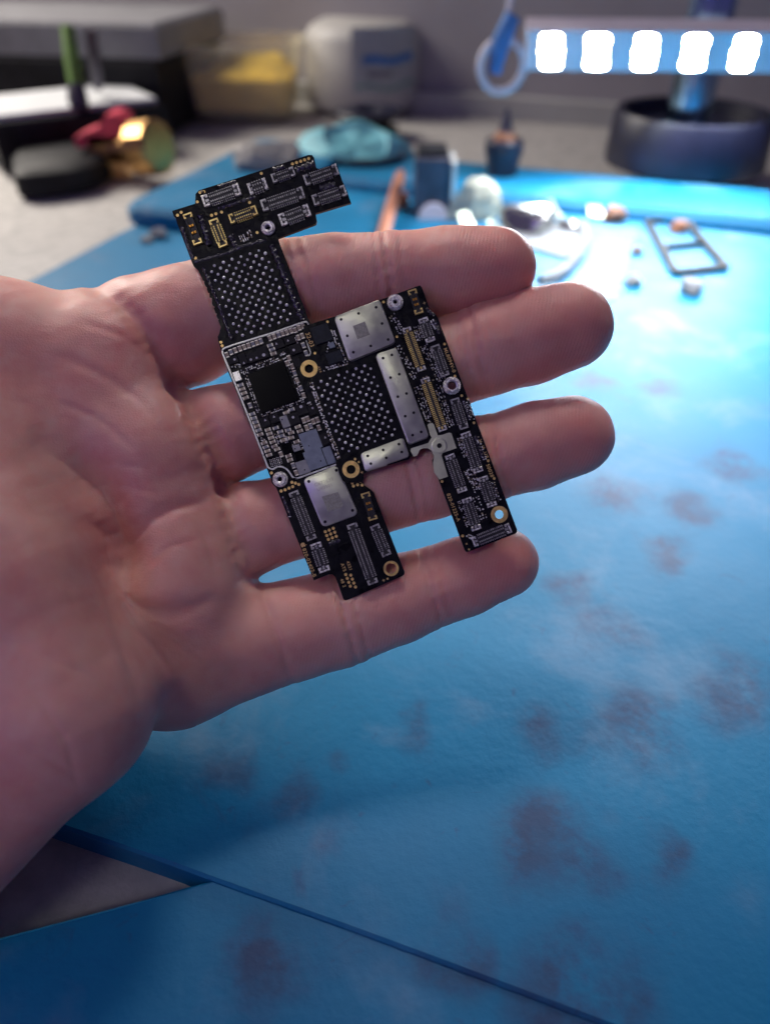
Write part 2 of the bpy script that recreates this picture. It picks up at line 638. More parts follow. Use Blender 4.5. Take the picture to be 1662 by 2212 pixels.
def standoff(k, x, y, R, r, z, h, board, m=M_steel, through=False):
    c = P(k, x, y)
    R, r = S(k, R), S(k, r)
    bb = MB()
    bb.lathe([(R * .80, z), (R, z + .08 * mm), (R, z + h * .55), (R * .93, z + h * .66), (R * .80, z + h * .60)], (*c, 0), 56, knurl=.05, closed=True)
    bb.lathe([(r, z - .2 * mm), (R * .88, z - .1 * mm), (R * .88, z + h * .66), (R * .80, z + h * .9), (R * .72, z + h), (R * .62, z + h), (R * .58, z + h * .92),
              (r * 1.25, z + h * .92), (r, z + h * .84)], (*c, 0), 40, closed=True)
    bb.build('standoff', m, board, smooth=True)
    bb = MB()
    bb.lathe([(r * 1.1, z - .4 * mm), (r * 1.1, z - .25 * mm)], (*c, 0), 20)
    if through:
        return
    bb.build('screw_hole', M_hole, board)


standoff(1, 905, 708, 56, 22, ZA, .9 * mm, boardA)
standoff(6, 225, 210, 80, 26, ZA, 1.2 * mm, boardA)
standoff(3, 1050, 280, 86, 24, ZB, 1.2 * mm, boardB)
standoff(4, 838, 1190, 94, 48, ZB, 1.1 * mm, boardB, through=True)


# --------------------------------------------------------------- shield cans
def shield(k, corners, holes, z, h, board, r=26, hole_r=14, label=None):
    o = ccw(rounded(PL(k, corners), S(k, r), 5))
    bb = MB()
    e = .10 * mm
    bb.loops([[(*q, z) for q in inset(o, -.05 * mm)], [(*q, z + .10 * mm) for q in inset(o, -.05 * mm)], [(*q, z + .11 * mm) for q in o], [(*q, z + h - e * 1.6) for q in o],
              [(*q, z + h - e * .5) for q in inset(o, e * .35)], [(*q, z + h) for q in inset(o, e * 1.3)]])
    sh = bb.build('shield_can', M_can, board, smooth=True, label=label)
    for hx, hy in holes:
        hb = MB()
        hb.lathe([(S(k, hole_r) * 1.15, z + h - .02 * mm), (S(k, hole_r) * 1.1, z + h + .012 * mm), (S(k, hole_r), z + h + .014 * mm)], (*P(k, hx, hy), 0), 16)
        hb.build('vent_hole', M_hole, sh)
    return sh


SH = 1.0 * mm
s1 = shield(3, [(385, 442), (882, 252), (1056, 722), (556, 928)], [(462, 473), (652, 408), (842, 341), (907, 518), (973, 692), (784, 762), (595, 830), (529, 652)], ZB, SH, boardB, 50)
s2 = shield(3, [(836, 852), (1064, 776), (1420, 1752), (1198, 1838)], [(918, 895), (1013, 860), (999, 1107), (1094, 1070), (1079, 1315), (1173, 1280), (1159, 1527), (1252, 1489), (1239, 1734), (1332, 1698)], ZB, SH, boardB, 44)
s3 = shield(3, [(670, 1932), (1138, 1758), (1207, 1962), (965, 2046), (955, 2062), (728, 2132)], [(752, 1960), (919, 1895), (1090, 1831), (1121, 1917), (953, 1981), (785, 2044)], ZB, SH, boardB, 40)
s4 = shield(6, [(464, 208), (828, 58), (1054, 582), (676, 722)], [(530, 233), (823, 115), (994, 540), (703, 662)], ZA, .68 * mm, boardA, 60, 15)
# etched patches on two cans (their codes are left out)
b = MB()
b.quadbox(ccw(PL(3, [(590, 545), (720, 495), (775, 640), (640, 690)])), ZB + SH - .02 * mm, ZB + SH + .008 * mm)
b.build('etched_patch', M_wear, s1)
b = MB()
b.quadbox(ccw(PL(6, [(668, 395), (840, 345), (900, 500), (740, 560)])), ZA + .66 * mm, ZA + .688 * mm)
b.build('etched_patch', M_wear, s4)


# --------------------------------------------------------------- chips
def chip(k, x, y, w, h, z, ht, m, board, mark=None, mx=0, my=0, ms=17, markm=None, name='chip', corners=None):
    q = ccw(PL(k, corners)) if corners else quad(P(k, x, y), S(k, w), S(k, h))
    bb = MB()
    bb.quadbox(q, z, z + ht, .05 * mm)
    o = bb.build(name, m, board)
    if mark:
        c = P(k, mx, my)
        mb = MB()
        zt = z + ht
        if mark == 'dot':
            mb.prism(circle(c, S(k, ms), 16), zt - .02 * mm, zt + .012 * mm)
        else:
            s_ = S(k, ms)
            t = [Vector(c) - EY * s_ * 1.0, Vector(c) + EY * s_ * .7 + EX * s_ * .85, Vector(c) + EY * s_ * .7 - EX * s_ * .85]
            mb.prism(ccw([(p.x, p.y) for p in t]), zt - .02 * mm, zt + .012 * mm)
        mb.build('index_mark', markm or M_white, o)
    return o


chip(2, 0, 0, 0, 0, ZA, .45 * mm, M_die, boardA, name='processor_die', corners=[(435, 672), (818, 525), (985, 950), (588, 1095)])
for x, y, w, h, mk, mx, my, ms in [
        (270, 512, 112, 72, 'dot', 285, 507, 13), (376, 502, 84, 122, 'tri', 388, 545, 15), (460, 487, 76, 110, 'dot', 465, 508, 13),
        (521, 470, 60, 100, 'dot', 528, 489, 12), (596, 432, 112, 126, 'dot', 606, 457, 18), (772, 336, 112, 92, 'tri', 745, 333, 15),
        (890, 296, 112, 84, 'tri', 871, 298, 14), (952, 392, 130, 108, 'dot', 935, 403, 14), (620, 1196, 100, 105, 'tri', 620, 1172, 16),
        (724, 1152, 100, 96, 'tri', 718, 1135, 16), (936, 1160, 122, 124, 'dot', 928, 1142, 14), (1026, 1057, 118, 112, 'dot', 1015, 1025, 17),
        (1150, 1057, 110, 112, 'dot', 1142, 1040, 12), (1270, 1382, 92, 130, 'tri', 1280, 1363, 15), (515, 1020, 50, 60, 'dot', 515, 1026, 5)]:
    chip(2, x, y, w, h, ZA, .5 * mm, M_chip, boardA, mk, mx, my, ms)
for x, y, w, h in [(872, 1482, 112, 122), (1008, 1562, 116, 108)]:
    chip(2, x, y, w, h, ZA, .35 * mm, M_die, boardA)
for x, y, w, h, m, mx, my, ms in [(838, 1190, 84, 132, M_grey, 808, 1168, 8), (1120, 1398, 206, 214, M_slate, 1102, 1456, 7), (1168, 1602, 206, 214, M_slate, 1232, 1622, 8),
                                  (1035, 1692, 130, 150, M_grey, 1056, 1720, 8), (966, 1478, 84, 72, M_grey, 950, 1488, 8)]:
    chip(2, x, y, w, h, ZA, .55 * mm, m, boardA, 'dot', mx, my, ms, M_hole)
chip(2, 1322, 1560, 96, 196, ZA, .55 * mm, M_slate, boardA)
chip(2, 312, 690, 72, 106, ZA, .45 * mm, M_steel, boardA, name='crystal')
chip(3, 248, 622, 200, 196, ZB, .5 * mm, M_navy, boardB)
chip(3, 356, 746, 66, 62, ZB, .5 * mm, M_slate, boardB)
chip(3, 388, 880, 172, 124, ZB, .45 * mm, M_navy, boardB)
# bare strip of board B under the screw ring
chip(2, 975, 540, 70, 96, ZB, .12 * mm, M_chip, boardB, name='foam_pad')


# --------------------------------------------------------------- capacitors (one mesh per size, shared)
def cap_mesh(name, w, h, ht, body):
    bb = MB()
    e = h * .2

    def bx(y0, y1, g, mi):
        q = quad(Vector((0, 0)) + EY * (y0 + y1) / 2, w + g, y1 - y0)
        bb.quadbox(q, 0, ht + g, ht * .14, mi)
    bx(-h / 2 + e * .8, h / 2 - e * .8, 0, 0)
    bx(-h / 2, -h / 2 + e, .02 * mm, 1)
    bx(h / 2 - e, h / 2, .02 * mm, 1)
    me = bpy.data.meshes.new(name)
    me.from_pydata(bb.v, [], bb.f)
    me.materials.append(body)
    me.materials.append(M_capend)
    me.polygons.foreach_set('material_index', bb.mi)
    return me


def cap_mesh_h(name, w, h, ht, body):
    bb = MB()
    e = w * .2

    def bx(x0, x1, g, mi):
        q = quad(Vector((0, 0)) + EX * (x0 + x1) / 2, x1 - x0, h + g)
        bb.quadbox(q, 0, ht + g, ht * .14, mi)
    bx(-w / 2 + e * .8, w / 2 - e * .8, 0, 0)
    bx(-w / 2, -w / 2 + e, .02 * mm, 1)
    bx(w / 2 - e, w / 2, .02 * mm, 1)
    me = bpy.data.meshes.new(name)
    me.from_pydata(bb.v, [], bb.f)
    me.materials.append(body)
    me.materials.append(M_capend)
    me.polygons.foreach_set('material_index', bb.mi)
    return me


bodies = [M_capbody, M_capbody, M_capbody2, M_capbody3]
CV = [cap_mesh('capacitor_tall', S(2, 40), S(2, 64), .45 * mm, m) for m in bodies]
CH = [cap_mesh_h('capacitor_wide', S(2, 66), S(2, 36), .45 * mm, m) for m in bodies]


def caps(k, pts, meshes, z, board):
    for i, (x, y) in enumerate(pts):
        o = link(random.choice(meshes), 'capacitor', board)
        cpt = P(k, x, y)
        o.location = (cpt[0], cpt[1], z)
        o.rotation_euler = (0, 0, math.radians(random.uniform(-2.5, 2.5)))


caps(2, [(200, 455), (245, 424), (293, 405), (343, 386), (392, 369), (440, 352), (487, 335), (531, 319), (575, 304), (672, 271), (720, 252), (768, 236),
         (814, 221), (860, 206), (906, 190), (950, 183), (994, 158), (1036, 136), (985, 266), (1030, 246), (1041, 350), (1070, 436), (455, 1012),
         (795, 1548), (1045, 1175), (1088, 1158), (1150, 1186), (1196, 1168), (1076, 1256), (1120, 1236), (1212, 1255), (930, 1672), (962, 1752),
         (882, 490), (918, 580), (945, 656), (972, 736), (1012, 822), (1042, 900), (862, 548)], CV, ZA, boardA)
caps(2, [(675, 350), (697, 394), (712, 440), (350, 786), (369, 830), (388, 876), (406, 926), (478, 1105), (496, 1150), (514, 1194), (532, 1238), (549, 1283),
         (566, 1330), (609, 1424), (627, 1468), (645, 1512), (663, 1556), (650, 1278), (668, 1322), (686, 1367), (704, 1412), (722, 1458), (753, 1492),
         (736, 1258), (785, 1300), (802, 1346), (820, 1394), (872, 1280), (906, 1312), (906, 1366), (980, 1246), (1003, 1292), (850, 1090), (910, 1055),
         (965, 1410), (877, 1566), (893, 1611)], CH, ZA, boardA)


# --------------------------------------------------------------- specks too small to pick apart
def specks(items, z, board, name='tiny_components'):
    bb = MB()
    for c, w, h, ht, mi in items:
        bb.quadbox(quad(c, w, h), z, z + ht, ht * .2, mi)
    return bb.build(name, [M_solder, M_capbody, M_chip], board, kind='stuff')


def speck_line(k, p1, p2, n, rows=2, off=22, size=11, jitter=3):
    out = []
    for r in range(rows):
        for i in range(n):
            if random.random() < .12:
                continue
            t = (i + .5) / n
            x = p1[0] + (p2[0] - p1[0]) * t + random.uniform(-jitter, jitter)
            y = p1[1] + (p2[1] - p1[1]) * t + random.uniform(-jitter, jitter)
            L_ = math.hypot(p2[0] - p1[0], p2[1] - p1[1])
            nx, ny = -(p2[1] - p1[1]) / L_, (p2[0] - p1[0]) / L_
            a, c_ = (size * random.uniform(.8, 1.3), size * random.uniform(.8, 1.7))
            if random.random() < .5:
                a, c_ = c_, a
            out.append((P(k, x + nx * r * off, y + ny * r * off), S(k, a), S(k, c_), .25 * mm, random.choice([0, 0, 0, 1, 2])))
    return out


it = []
it += speck_line(2, (345, 625), (835, 440), 26, 3, 24)
it += speck_line(2, (400, 625), (560, 1085), 26, 2, 24)
it += speck_line(2, (855, 520), (1020, 960), 24, 2, -24)
it += speck_line(2, (575, 1110), (1040, 945), 26, 2, 22)
it += speck_line(2, (840, 430), (800, 470), 4, 2)
it += speck_line(2, (250, 560), (350, 560), 6, 2)
it += speck_line(2, (570, 1365), (620, 1390), 5, 2)
it += speck_line(2, (740, 1310), (790, 1430), 7, 2)
it += speck_line(2, (840, 1330), (870, 1420), 6, 2)
it += speck_line(2, (900, 1410), (930, 1470), 4, 1)
it += speck_line(2, (1005, 1400), (1040, 1530), 9, 1)
it += speck_line(2, (1080, 990), (1130, 970), 5, 2)
it += speck_line(2, (860, 1630), (890, 1690), 4, 1)
it += speck_line(2, (940, 250), (980, 330), 6, 1)
for i in range(7):
    for j in range(5):
        x, y = 668 + i * 19 + j * 5, 1610 + j * 18 - i * 6.5 + i % 2 * 6
        it.append((P(2, x, y), S(2, 9), S(2, 9), .2 * mm, 0))
it += speck_line(1, (665, 770), (690, 825), 6, 4, -18, 9, 1)
it += speck_line(1, (730, 725), (750, 790), 5, 2, -22, 11)
it += speck_line(1, (345, 400), (375, 405), 2, 1)
it += speck_line(6, (290, 600), (340, 610), 3, 1)
specks(it, ZA, boardA)
it = []
it += speck_line(3, (370, 560), (510, 910), 20, 2, 26, 13)
it += speck_line(3, (250, 1030), (540, 945), 18, 2, -26, 12)
it += speck_line(3, (115, 1160), (425, 1990), 60, 2, -24, 14, 6)
it += speck_line(3, (330, 690), (300, 830), 4, 1)
it += speck_line(4, (150, 430), (300, 660), 14, 3, -30, 11, 8)
it += speck_line(4, (265, 740), (470, 1090), 18, 3, 26, 11, 8)
it += speck_line(4, (430, 1200), (560, 1560), 18, 3, -30, 11, 8)
it += speck_line(4, (500, 760), (700, 1150), 24, 4, -26, 10, 6)
it += speck_line(4, (420, 540), (470, 700), 9, 3, -26, 10, 6)
it += speck_line(4, (650, 1180), (810, 1640), 26, 3, -28, 10, 7)
it += speck_line(4, (970, 1350), (1040, 1570), 12, 3, -24, 11, 7)
it += speck_line(4, (610, 480), (700, 620), 8, 2, -24, 16, 6)
it += speck_line(4, (500, 1060), (650, 1130), 6, 2, 24, 14, 6)
it += speck_line(5, (680, 470), (760, 700), 14, 3, -24, 12, 6)
it += speck_line(5, (760, 860), (900, 1120), 14, 4, -30, 14, 8)
it += speck_line(5, (870, 1180), (980, 1480), 10, 3, -30, 14, 8)
it += speck_line(5, (1090, 1000), (1170, 1230), 10, 2, -26, 14, 6)
it += speck_line(5, (900, 450), (1000, 740), 10, 2, -26, 14, 6)
it += speck_line(5, (680, 1220), (800, 1540), 14, 2, -24, 12, 5)
it += speck_line(5, (800, 1620), (860, 1650), 4, 2, 24, 14, 5)
it += speck_line(5, (270, 150), (330, 300), 8, 2, -26, 12, 6)
specks(it, ZB, boardB)


# --------------------------------------------------------------- solder balls
def inside(pt, poly):
    r = False
    j = len(poly) - 1
    for i in range(len(poly)):
        xi, yi = poly[i]
        xj, yj = poly[j]
        if (yi > pt[1]) != (yj > pt[1]) and pt[0] < (xj - xi) * (pt[1] - yi) / (yj - yi) + xi:
            r = not r
        j = i
    return r


def ball_mesh(name, R):
    bb = MB()
    bb.lathe([(R * .55, 0), (R, R * .35), (R * .98, R * .75), (R * .7, R * 1.12), (R * .3, R * 1.25)], n=12)
    me = bpy.data.meshes.new(name)
    me.from_pydata(bb.v, [], bb.f)
    me.materials.append(M_solder)
    me.polygons.foreach_set('use_smooth', [True] * len(me.polygons))
    return me


def balls(k, o0, a, b_, poly, R, z, board):
    me = ball_mesh('solder_ball', S(k, R))
    for i in range(-20, 30):
        for j in range(-4, 40):
            x, y = o0[0] + a[0] * i + b_[0] * j, o0[1] + a[1] * i + b_[1] * j
            if not inside((x, y), poly):
                continue
            o = link(me, 'solder_ball', board)
            c_ = P(k, x + random.uniform(-3, 3), y + random.uniform(-3, 3))
            o.location = (c_[0], c_[1], z)
            s_ = random.uniform(.74, 1.12)
            o.scale = (s_, s_, random.uniform(.7, 1.15))
            o.rotation_euler = (0, 0, random.uniform(0, 6))


balls(1, (462, 1015), (73.4, -25), (51.3, 23.3), [(415, 1000), (850, 865), (915, 900), (1110, 1400), (1085, 1490), (650, 1612)], 12.8, ZA, boardA)
balls(3, (243, 1143), (94.5, -35), (66, 30), [(185, 1200), (230, 1110), (720, 940), (800, 985), (905, 1250), (1060, 1660), (1020, 1745), (740, 1850), (540, 1920), (450, 1895)], 16, ZB, boardB)


# --------------------------------------------------------------- black underfill ridges, blobs
def ridge(k, pts, w, h, z, board, n=60, name='underfill'):
    pts = [Vector(P(k, *p)) for p in pts]
    L_ = [0]
    for i in range(1, len(pts)):
        L_.append(L_[-1] + (pts[i] - pts[i - 1]).length)
    rows = []
    W = S(k, w)
    ph = random.uniform(0, 9)
    for i in range(n):
        d = L_[-1] * i / (n - 1)
        j = max(q for q in range(len(L_) - 1) if L_[q] <= d + 1e-12)
        t = (d - L_[j]) / max(1e-9, L_[j + 1] - L_[j])
        p = pts[j].lerp(pts[j + 1], t)
        dr = (pts[j + 1] - pts[j]).normalized()
        nm = Vector((-dr.y, dr.x))
        lump = .65 + .35 * math.sin(i * 1.7 + ph) * math.sin(i * .53 + ph * 2) + random.uniform(-.2, .25)
        ww = W * (1 + .25 * math.sin(i * .9 + ph) + random.uniform(-.15, .15))
        row = []
        for q in range(7):
            s_ = q / 6 - .5
            zz = z - .01 * mm + h * lump * (1 - (2 * s_) ** 2) ** .5
            pp = p + nm * (s_ * ww)
            row.append((pp.x, pp.y, zz + (random.uniform(-.12, .12) * h if 0 < q < 6 else 0)))
        rows.append(row)
    bb = MB()
    vs = [v for r in rows for v in r]
    fs = []
    for i in range(n - 1):
        for q in range(6):
            a = i * 7 + q
            fs.append((a, a + 1, a + 8, a + 7))
    bb.add(vs, fs)
    o = bb.build(name, M_epoxy, board, smooth='all')
    return o


ridge(1, [(368, 1030), (490, 1320), (604, 1630)], 34, .45 * mm, ZA, boardA, 70)
ridge(1, [(930, 840), (1005, 1020), (1100, 1255), (1190, 1465)], 52, .55 * mm, ZA, boardA, 70)
ridge(1, [(290, 985), (560, 910), (700, 850), (890, 800)], 34, .35 * mm, ZA, boardA, 50)
ridge(1, [(490, 362), (565, 340), (640, 318)], 30, .4 * mm, ZA, boardA, 24)
ridge(1, [(940, 225), (1040, 200)], 44, .5 * mm, ZA, boardA, 20)
ridge(1, [(1130, 225), (1290, 170)], 60, .5 * mm, ZA, boardA, 26)
ridge(1, [(1330, 370), (1460, 340)], 60, .4 * mm, ZA, boardA, 26)
ridge(1, [(192, 690), (236, 830), (284, 955)], 34, .3 * mm, ZA, boardA, 40)
ridge(1, [(340, 600), (420, 850)], 46, .4 * mm, ZA, boardA, 40)
ridge(1, [(590, 760), (640, 870)], 50, .4 * mm, ZA, boardA, 26)
ridge(1, [(490, 540), (620, 500), (800, 440)], 34, .3 * mm, ZA, boardA, 40)
ridge(4, [(560, 340), (650, 420)], 46, .4 * mm, ZB, boardB, 20)
ridge(4, [(650, 480), (710, 620)], 60, .45 * mm, ZB, boardB, 26)
ridge(4, [(960, 1340), (1040, 1560)], 36, .35 * mm, ZB, boardB, 30)
ridge(5, [(890, 440), (1000, 740)], 50, .35 * mm, ZB, boardB, 40)
ridge(5, [(1090, 1000), (1180, 1220)], 46, .35 * mm, ZB, boardB, 30)
ridge(6, [(740, 900), (860, 860)], 44, .3 * mm, ZA, boardA, 20)
ridge(6, [(250, 390), (330, 590)], 34, .2 * mm, ZA, boardA, 20)


# --------------------------------------------------------------- shield fence on board A, bracket on board B
def rail(k, pts, w, z0, z1, m, name, board):
    pts = [Vector(P(k, *p)) for p in pts]
    W = S(k, w) / 2
    l, r = [], []
    for i, p in enumerate(pts):
        a = pts[max(0, i - 1)]
        c_ = pts[min(len(pts) - 1, i + 1)]
        d = (c_ - a).normalized()
        nm = Vector((-d.y, d.x))
        l.append(p + nm * W)
        r.append(p - nm * W)
    bb = MB()
    bb.prism(ccw([(q.x, q.y) for q in l + r[::-1]]), z0, z1)
    return bb.build(name, m, board)


rail(2, [(152, 402), (168, 385), (260, 350), (700, 215), (1050, 92), (1075, 92), (1092, 112), (1102, 140)], 16, ZA, ZA + .55 * mm, M_fence, 'shield_fence', boardA)
rail(2, [(152, 410), (155, 440), (400, 1040), (640, 1660)], 17, ZA, ZA + .55 * mm, M_fence, 'shield_fence', boardA)
rail(2, smooth_line([(640, 1660), (655, 1692), (700, 1712), (745, 1690), (800, 1684), (860, 1715), (900, 1765), (925, 1800), (960, 1812), (1010, 1800), (1400, 1660)]), 17, ZA, ZA + .53 * mm, M_fence, 'shield_fence', boardA)
rail(2, [(1072, 300), (1120, 430), (1112, 455), (1085, 462)], 12, ZA, ZA + .5 * mm, M_fence, 'shield_fence', boardA)

br = PL(5, [(322, 312), (345, 296), (380, 290), (398, 308), (445, 440), (500, 432), (580, 405), (606, 412), (668, 590), (500, 650), (490, 680), (566, 930), (465, 966),
            (402, 880), (388, 770), (402, 690), (368, 618), (322, 592), (270, 592), (230, 612), (206, 664), (190, 684), (154, 690), (120, 622), (126, 594), (330, 530),
            (372, 462), (352, 430)])
b = MB()
b.prism(ccw(br), ZB + .02 * mm, ZB + .32 * mm)
brk = b.build('ground_bracket', M_can, boardB)
c = P(3, 1533, 1845)
b = MB()
R = S(3, 88)
b.lathe([(R, ZB + .3 * mm), (R, ZB + .40 * mm), (R * .93, ZB + .46 * mm), (R * .80, ZB + .46 * mm), (R * .78, ZB + .42 * mm), (R * .42, ZB + .42 * mm), (R * .40, ZB + .52 * mm), (R * .33, ZB + .52 * mm), (R * .31, ZB + .3 * mm)], (*c, 0), 40)
b.build('boss', M_can, brk, smooth=True)
b = MB()
b.lathe([(R * .30, ZB + .3 * mm), (R * .30, ZB + .33 * mm)], (*c, 0), 20)
b.build('screw_hole', M_hole, brk)


# --------------------------------------------------------------- connectors
def connector(k, p1, p2, w, z, board, style='silver', pitch=17):
    a, c_ = Vector(P(k, *p1)), Vector(P(k, *p2))
    mid = (a + c_) / 2
    L_ = (c_ - a).length
    ex = (c_ - a).normalized()
    ey = Vector((-ex.y, ex.x))
    W = S(k, w)
    ht = .62 * mm
    clipm = {'silver': M_steel, 'dark': M_steel_dull, 'gold': M_goldclip, 'goldpin': M_steel, 'power': M_goldclip}[style]
    pinm = {'silver': M_steel_dull, 'dark': M_steel_dull, 'gold': M_goldclip, 'goldpin': M_goldclip, 'power': M_goldclip}[style]
    el = min(L_ * .22, W * .5)

    def q(u0, u1, v0, v1):
        return ccw([tuple(mid + ex * u + ey * v) for u, v in ((u0, v0), (u1, v0), (u1, v1), (u0, v1))])
    hs = MB()
    hl = L_ / 2 - W * .06
    hs.quadbox(q(-hl, hl, -W * .36, W * .36), z, z + .14 * mm)
    for sgn in (-1, 1):
        v0, v1 = sorted((sgn * W * .24, sgn * W * .37))
        hs.quadbox(q(-hl + el * .4, hl - el * .4, v0, v1), z + .1 * mm, z + ht * .86, .05 * mm)
    if style != 'power':
        hs.quadbox(q(-hl + el * 1.0, hl - el * 1.0, -W * .10, W * .10), z + .1 * mm, z + ht * .72, .05 * mm)
    hs.quadbox(q(-hl, -hl + el * .35, -W * .36, W * .36), z + .1 * mm, z + ht * .6, .04 * mm)
    hs.quadbox(q(hl - el * .35, hl, -W * .36, W * .36), z + .1 * mm, z + ht * .6, .04 * mm)
    con = hs.build('connector', M_conn, board)
    t = W * .14
    for sgn in (-1, 1):
        cb = MB()
        e0, e1 = sorted((sgn * L_ / 2, sgn * (L_ / 2 - t)))
        cb.quadbox(q(e0, e1, -W * .43, W * .43), z + .02 * mm, z + ht, .06 * mm)
        arm = el * random.uniform(.75, 1.0)
        for s2 in (-1, 1):
            v0, v1 = sorted((s2 * W * .43, s2 * W * .29))
            e0, e1 = sorted((sgn * (L_ / 2 - t * .98), sgn * (L_ / 2 - arm)))
            cb.quadbox(q(e0, e1, v0, v1), z + .02 * mm, z + ht * .97, .05 * mm)
            v0, v1 = sorted((s2 * W * .285, s2 * W * .20))
            e0, e1 = sorted((sgn * (L_ / 2 - arm * .62), sgn * (L_ / 2 - arm)))
            cb.quadbox(q(e0, e1, v0, v1), z + .02 * mm, z + ht * .9, .04 * mm)
        cb.build('end_clip', clipm, con)
        if style in ('goldpin', 'silver'):
            tb = MB()
            e0, e1 = sorted((sgn * (L_ / 2 - t * 1.4), sgn * (L_ / 2 - el * .95)))
            tb.quadbox(q(e0, e1, -W * .10, W * .10), z + .1 * mm, z + ht * .66, .04 * mm)
            tb.build('latch_tab', M_goldclip if style == 'goldpin' else M_steel_dull, con)
    if style == 'power':
        for u in (-.11, .11):
            for v in (-.13, .13):
                pb = MB()
                for d in (-1, 1):
                    cu = u * L_ + d * W * .055
                    pb.quadbox(q(cu - W * .048, cu + W * .048, v * W - W * .1, v * W + W * .1), z + .1 * mm, z + ht * .75, .05 * mm)
                pb.build('contact', M_contact, con)
        return con
    pt = S(k, pitch)
    span = L_ - 2 * el * 1.05
    n = max(4, int(span / pt))
    pb = MB()
    for i in range(n):
        u = -span / 2 + span * (i + .5) / n
        hw = span / n * .26
        for sgn in (-1, 1):
            for (va, vb, za, zb) in ((.37, .50, 0, .16), (.375, .41, 0, .55), (.12, .235, .1, .52)):
                v0, v1 = sorted((sgn * W * va, sgn * W * vb))
                pb.quadbox(q(u - hw, u + hw, v0, v1), z + za * mm, z + zb * mm)
            v0, v1 = sorted((sgn * W * .245, sgn * W * .38))
            if style == 'goldpin':
                pb.quadbox(q(u - hw, u + hw, v0, v1), z + .3 * mm, z + ht * .92)
    pb.build('pins', pinm, con, kind='stuff')
    return con


for p1, p2, w, st in [((368, 492), (672, 386), 112, 'silver'), ((745, 392), (893, 338), 112, 'silver'), ((938, 304), (1122, 238), 88, 'dark'),
                      ((1205, 318), (1478, 222), 104, 'dark'), ((1275, 484), (1545, 396), 104, 'dark'), ((852, 528), (1198, 412), 112, 'dark'),
                      ((588, 638), (812, 558), 92, 'gold'), ((1002, 648), (1246, 556), 118, 'silver'), ((452, 638), (540, 862), 92, 'gold'), ((238, 590), (330, 842), 88, 'power')]:
    connector(1, p1, p2, w, ZA, boardA, st, 17)
for p1, p2, w, st in [((362, 340), (564, 852), 122, 'dark'), ((596, 888), (700, 1192), 138, 'silver'), ((982, 682), (1214, 1322), 128, 'dark'), ((1224, 696), (1360, 1022), 118, 'dark'), ((1125, 352), (1214, 642), 112, 'power')]:
    connector(6, p1, p2, w, ZA, boardA, st, 20)
for p1, p2, w, st in [((400, 140), (484, 402), 112, 'power'), ((520, 450), (610, 708), 122, 'silver'), ((650, 748), (766, 1082), 116, 'dark'), ((340, 556), (514, 1024), 108, 'goldpin'),
                      ((540, 1106), (744, 1682), 108, 'goldpin'), ((865, 1330), (976, 1660), 114, 'dark')]:
    connector(4, p1, p2, w, ZB, boardB, st, 20)
for p1, p2, w, st in [((770, 405), (932, 880), 134, 'silver'), ((582, 668), (742, 1115), 134, 'silver'), ((978, 932), (1096, 1288), 134, 'silver'), ((784, 1188), (910, 1568), 134, 'silver'), ((862, 1716), (1308, 1540), 138, 'silver')]:
    connector(5, p1, p2, w, ZB, boardB, st, 22)


# --------------------------------------------------------------- gold test pads, printing
def pads(k, pts, R, z, board, m=M_gold):
    bb = MB()
    bb.prism(circle((0, 0), S(k, R), 18), -.01 * mm, .022 * mm)
    me = bpy.data.meshes.new('test_pad')
    me.from_pydata(bb.v, [], bb.f)
    me.materials.append(m)
    for x, y in pts:
        o = link(me, 'test_pad', board)
        c_ = P(k, x, y)
        o.location = (c_[0], c_[1], z)


pads(1, [(1104, 171), (1138, 160), (1172, 149), (1205, 138), (1238, 127), (185, 572), (155, 596), (340, 408), (373, 402), (437, 597), (472, 584), (519, 570), (750, 490), (812, 739),
         (303, 951), (513, 1647), (524, 1676), (847, 250), (318, 486)], 12.5, ZA, boardA)
pads(6, [(346, 240), (384, 249), (419, 263), (355, 287), (315, 303), (232, 333), (274, 320), (787, 731), (744, 750), (702, 767), (803, 773), (760, 791), (718, 808), (819, 816), (777, 832), (735, 849),
         (920, 1224), (974, 1231), (936, 1265), (990, 1273), (952, 1307), (1006, 1315), (968, 1348), (1023, 1357), (1078, 230), (1094, 270), (1046, 266), (988, 246), (1002, 280), (128, 140)], 16.5, ZA, boardA)
pads(3, [(310, 484), (923, 268), (1070, 648), (172, 828), (612, 1990)], 14.5, ZB, boardB)
pads(4, [(760, 728), (874, 1080), (948, 1294), (1082, 1592)], 14.5, ZB, boardB)
pads(5, [(1048, 740), (1120, 952), (497, 988), (743, 1640), (806, 0)], 17, ZB, boardB)


def text(k, x, y, body, size, z, board, m=M_ink, xdir=EY, ydir=EX, bold=.012):
    cu = bpy.data.curves.new('print', 'FONT')
    cu.body = body
    cu.size = 1.0
    cu.offset = bold
    cu.align_x = 'CENTER'
    cu.align_y = 'CENTER'
    cu.space_character = 1.12
    tmp = bpy.data.objects.new('print', cu)
    COL.objects.link(tmp)
    dg = bpy.context.evaluated_depsgraph_get()
    me = bpy.data.meshes.new_from_object(tmp.evaluated_get(dg))
    bpy.data.objects.remove(tmp)
    bpy.data.curves.remove(cu)
    s_ = S(k, size)
    c_ = P(k, x, y)
    for v in me.vertices:
        p = Vector(c_) + xdir * (v.co.x * s_) + ydir * (v.co.y * s_)
        v.co = (p.x, p.y, z + .018 * mm)
    me.materials.clear()
    me.materials.append(m)
    me.name = 'lettering'
    return link(me, 'lettering', board)


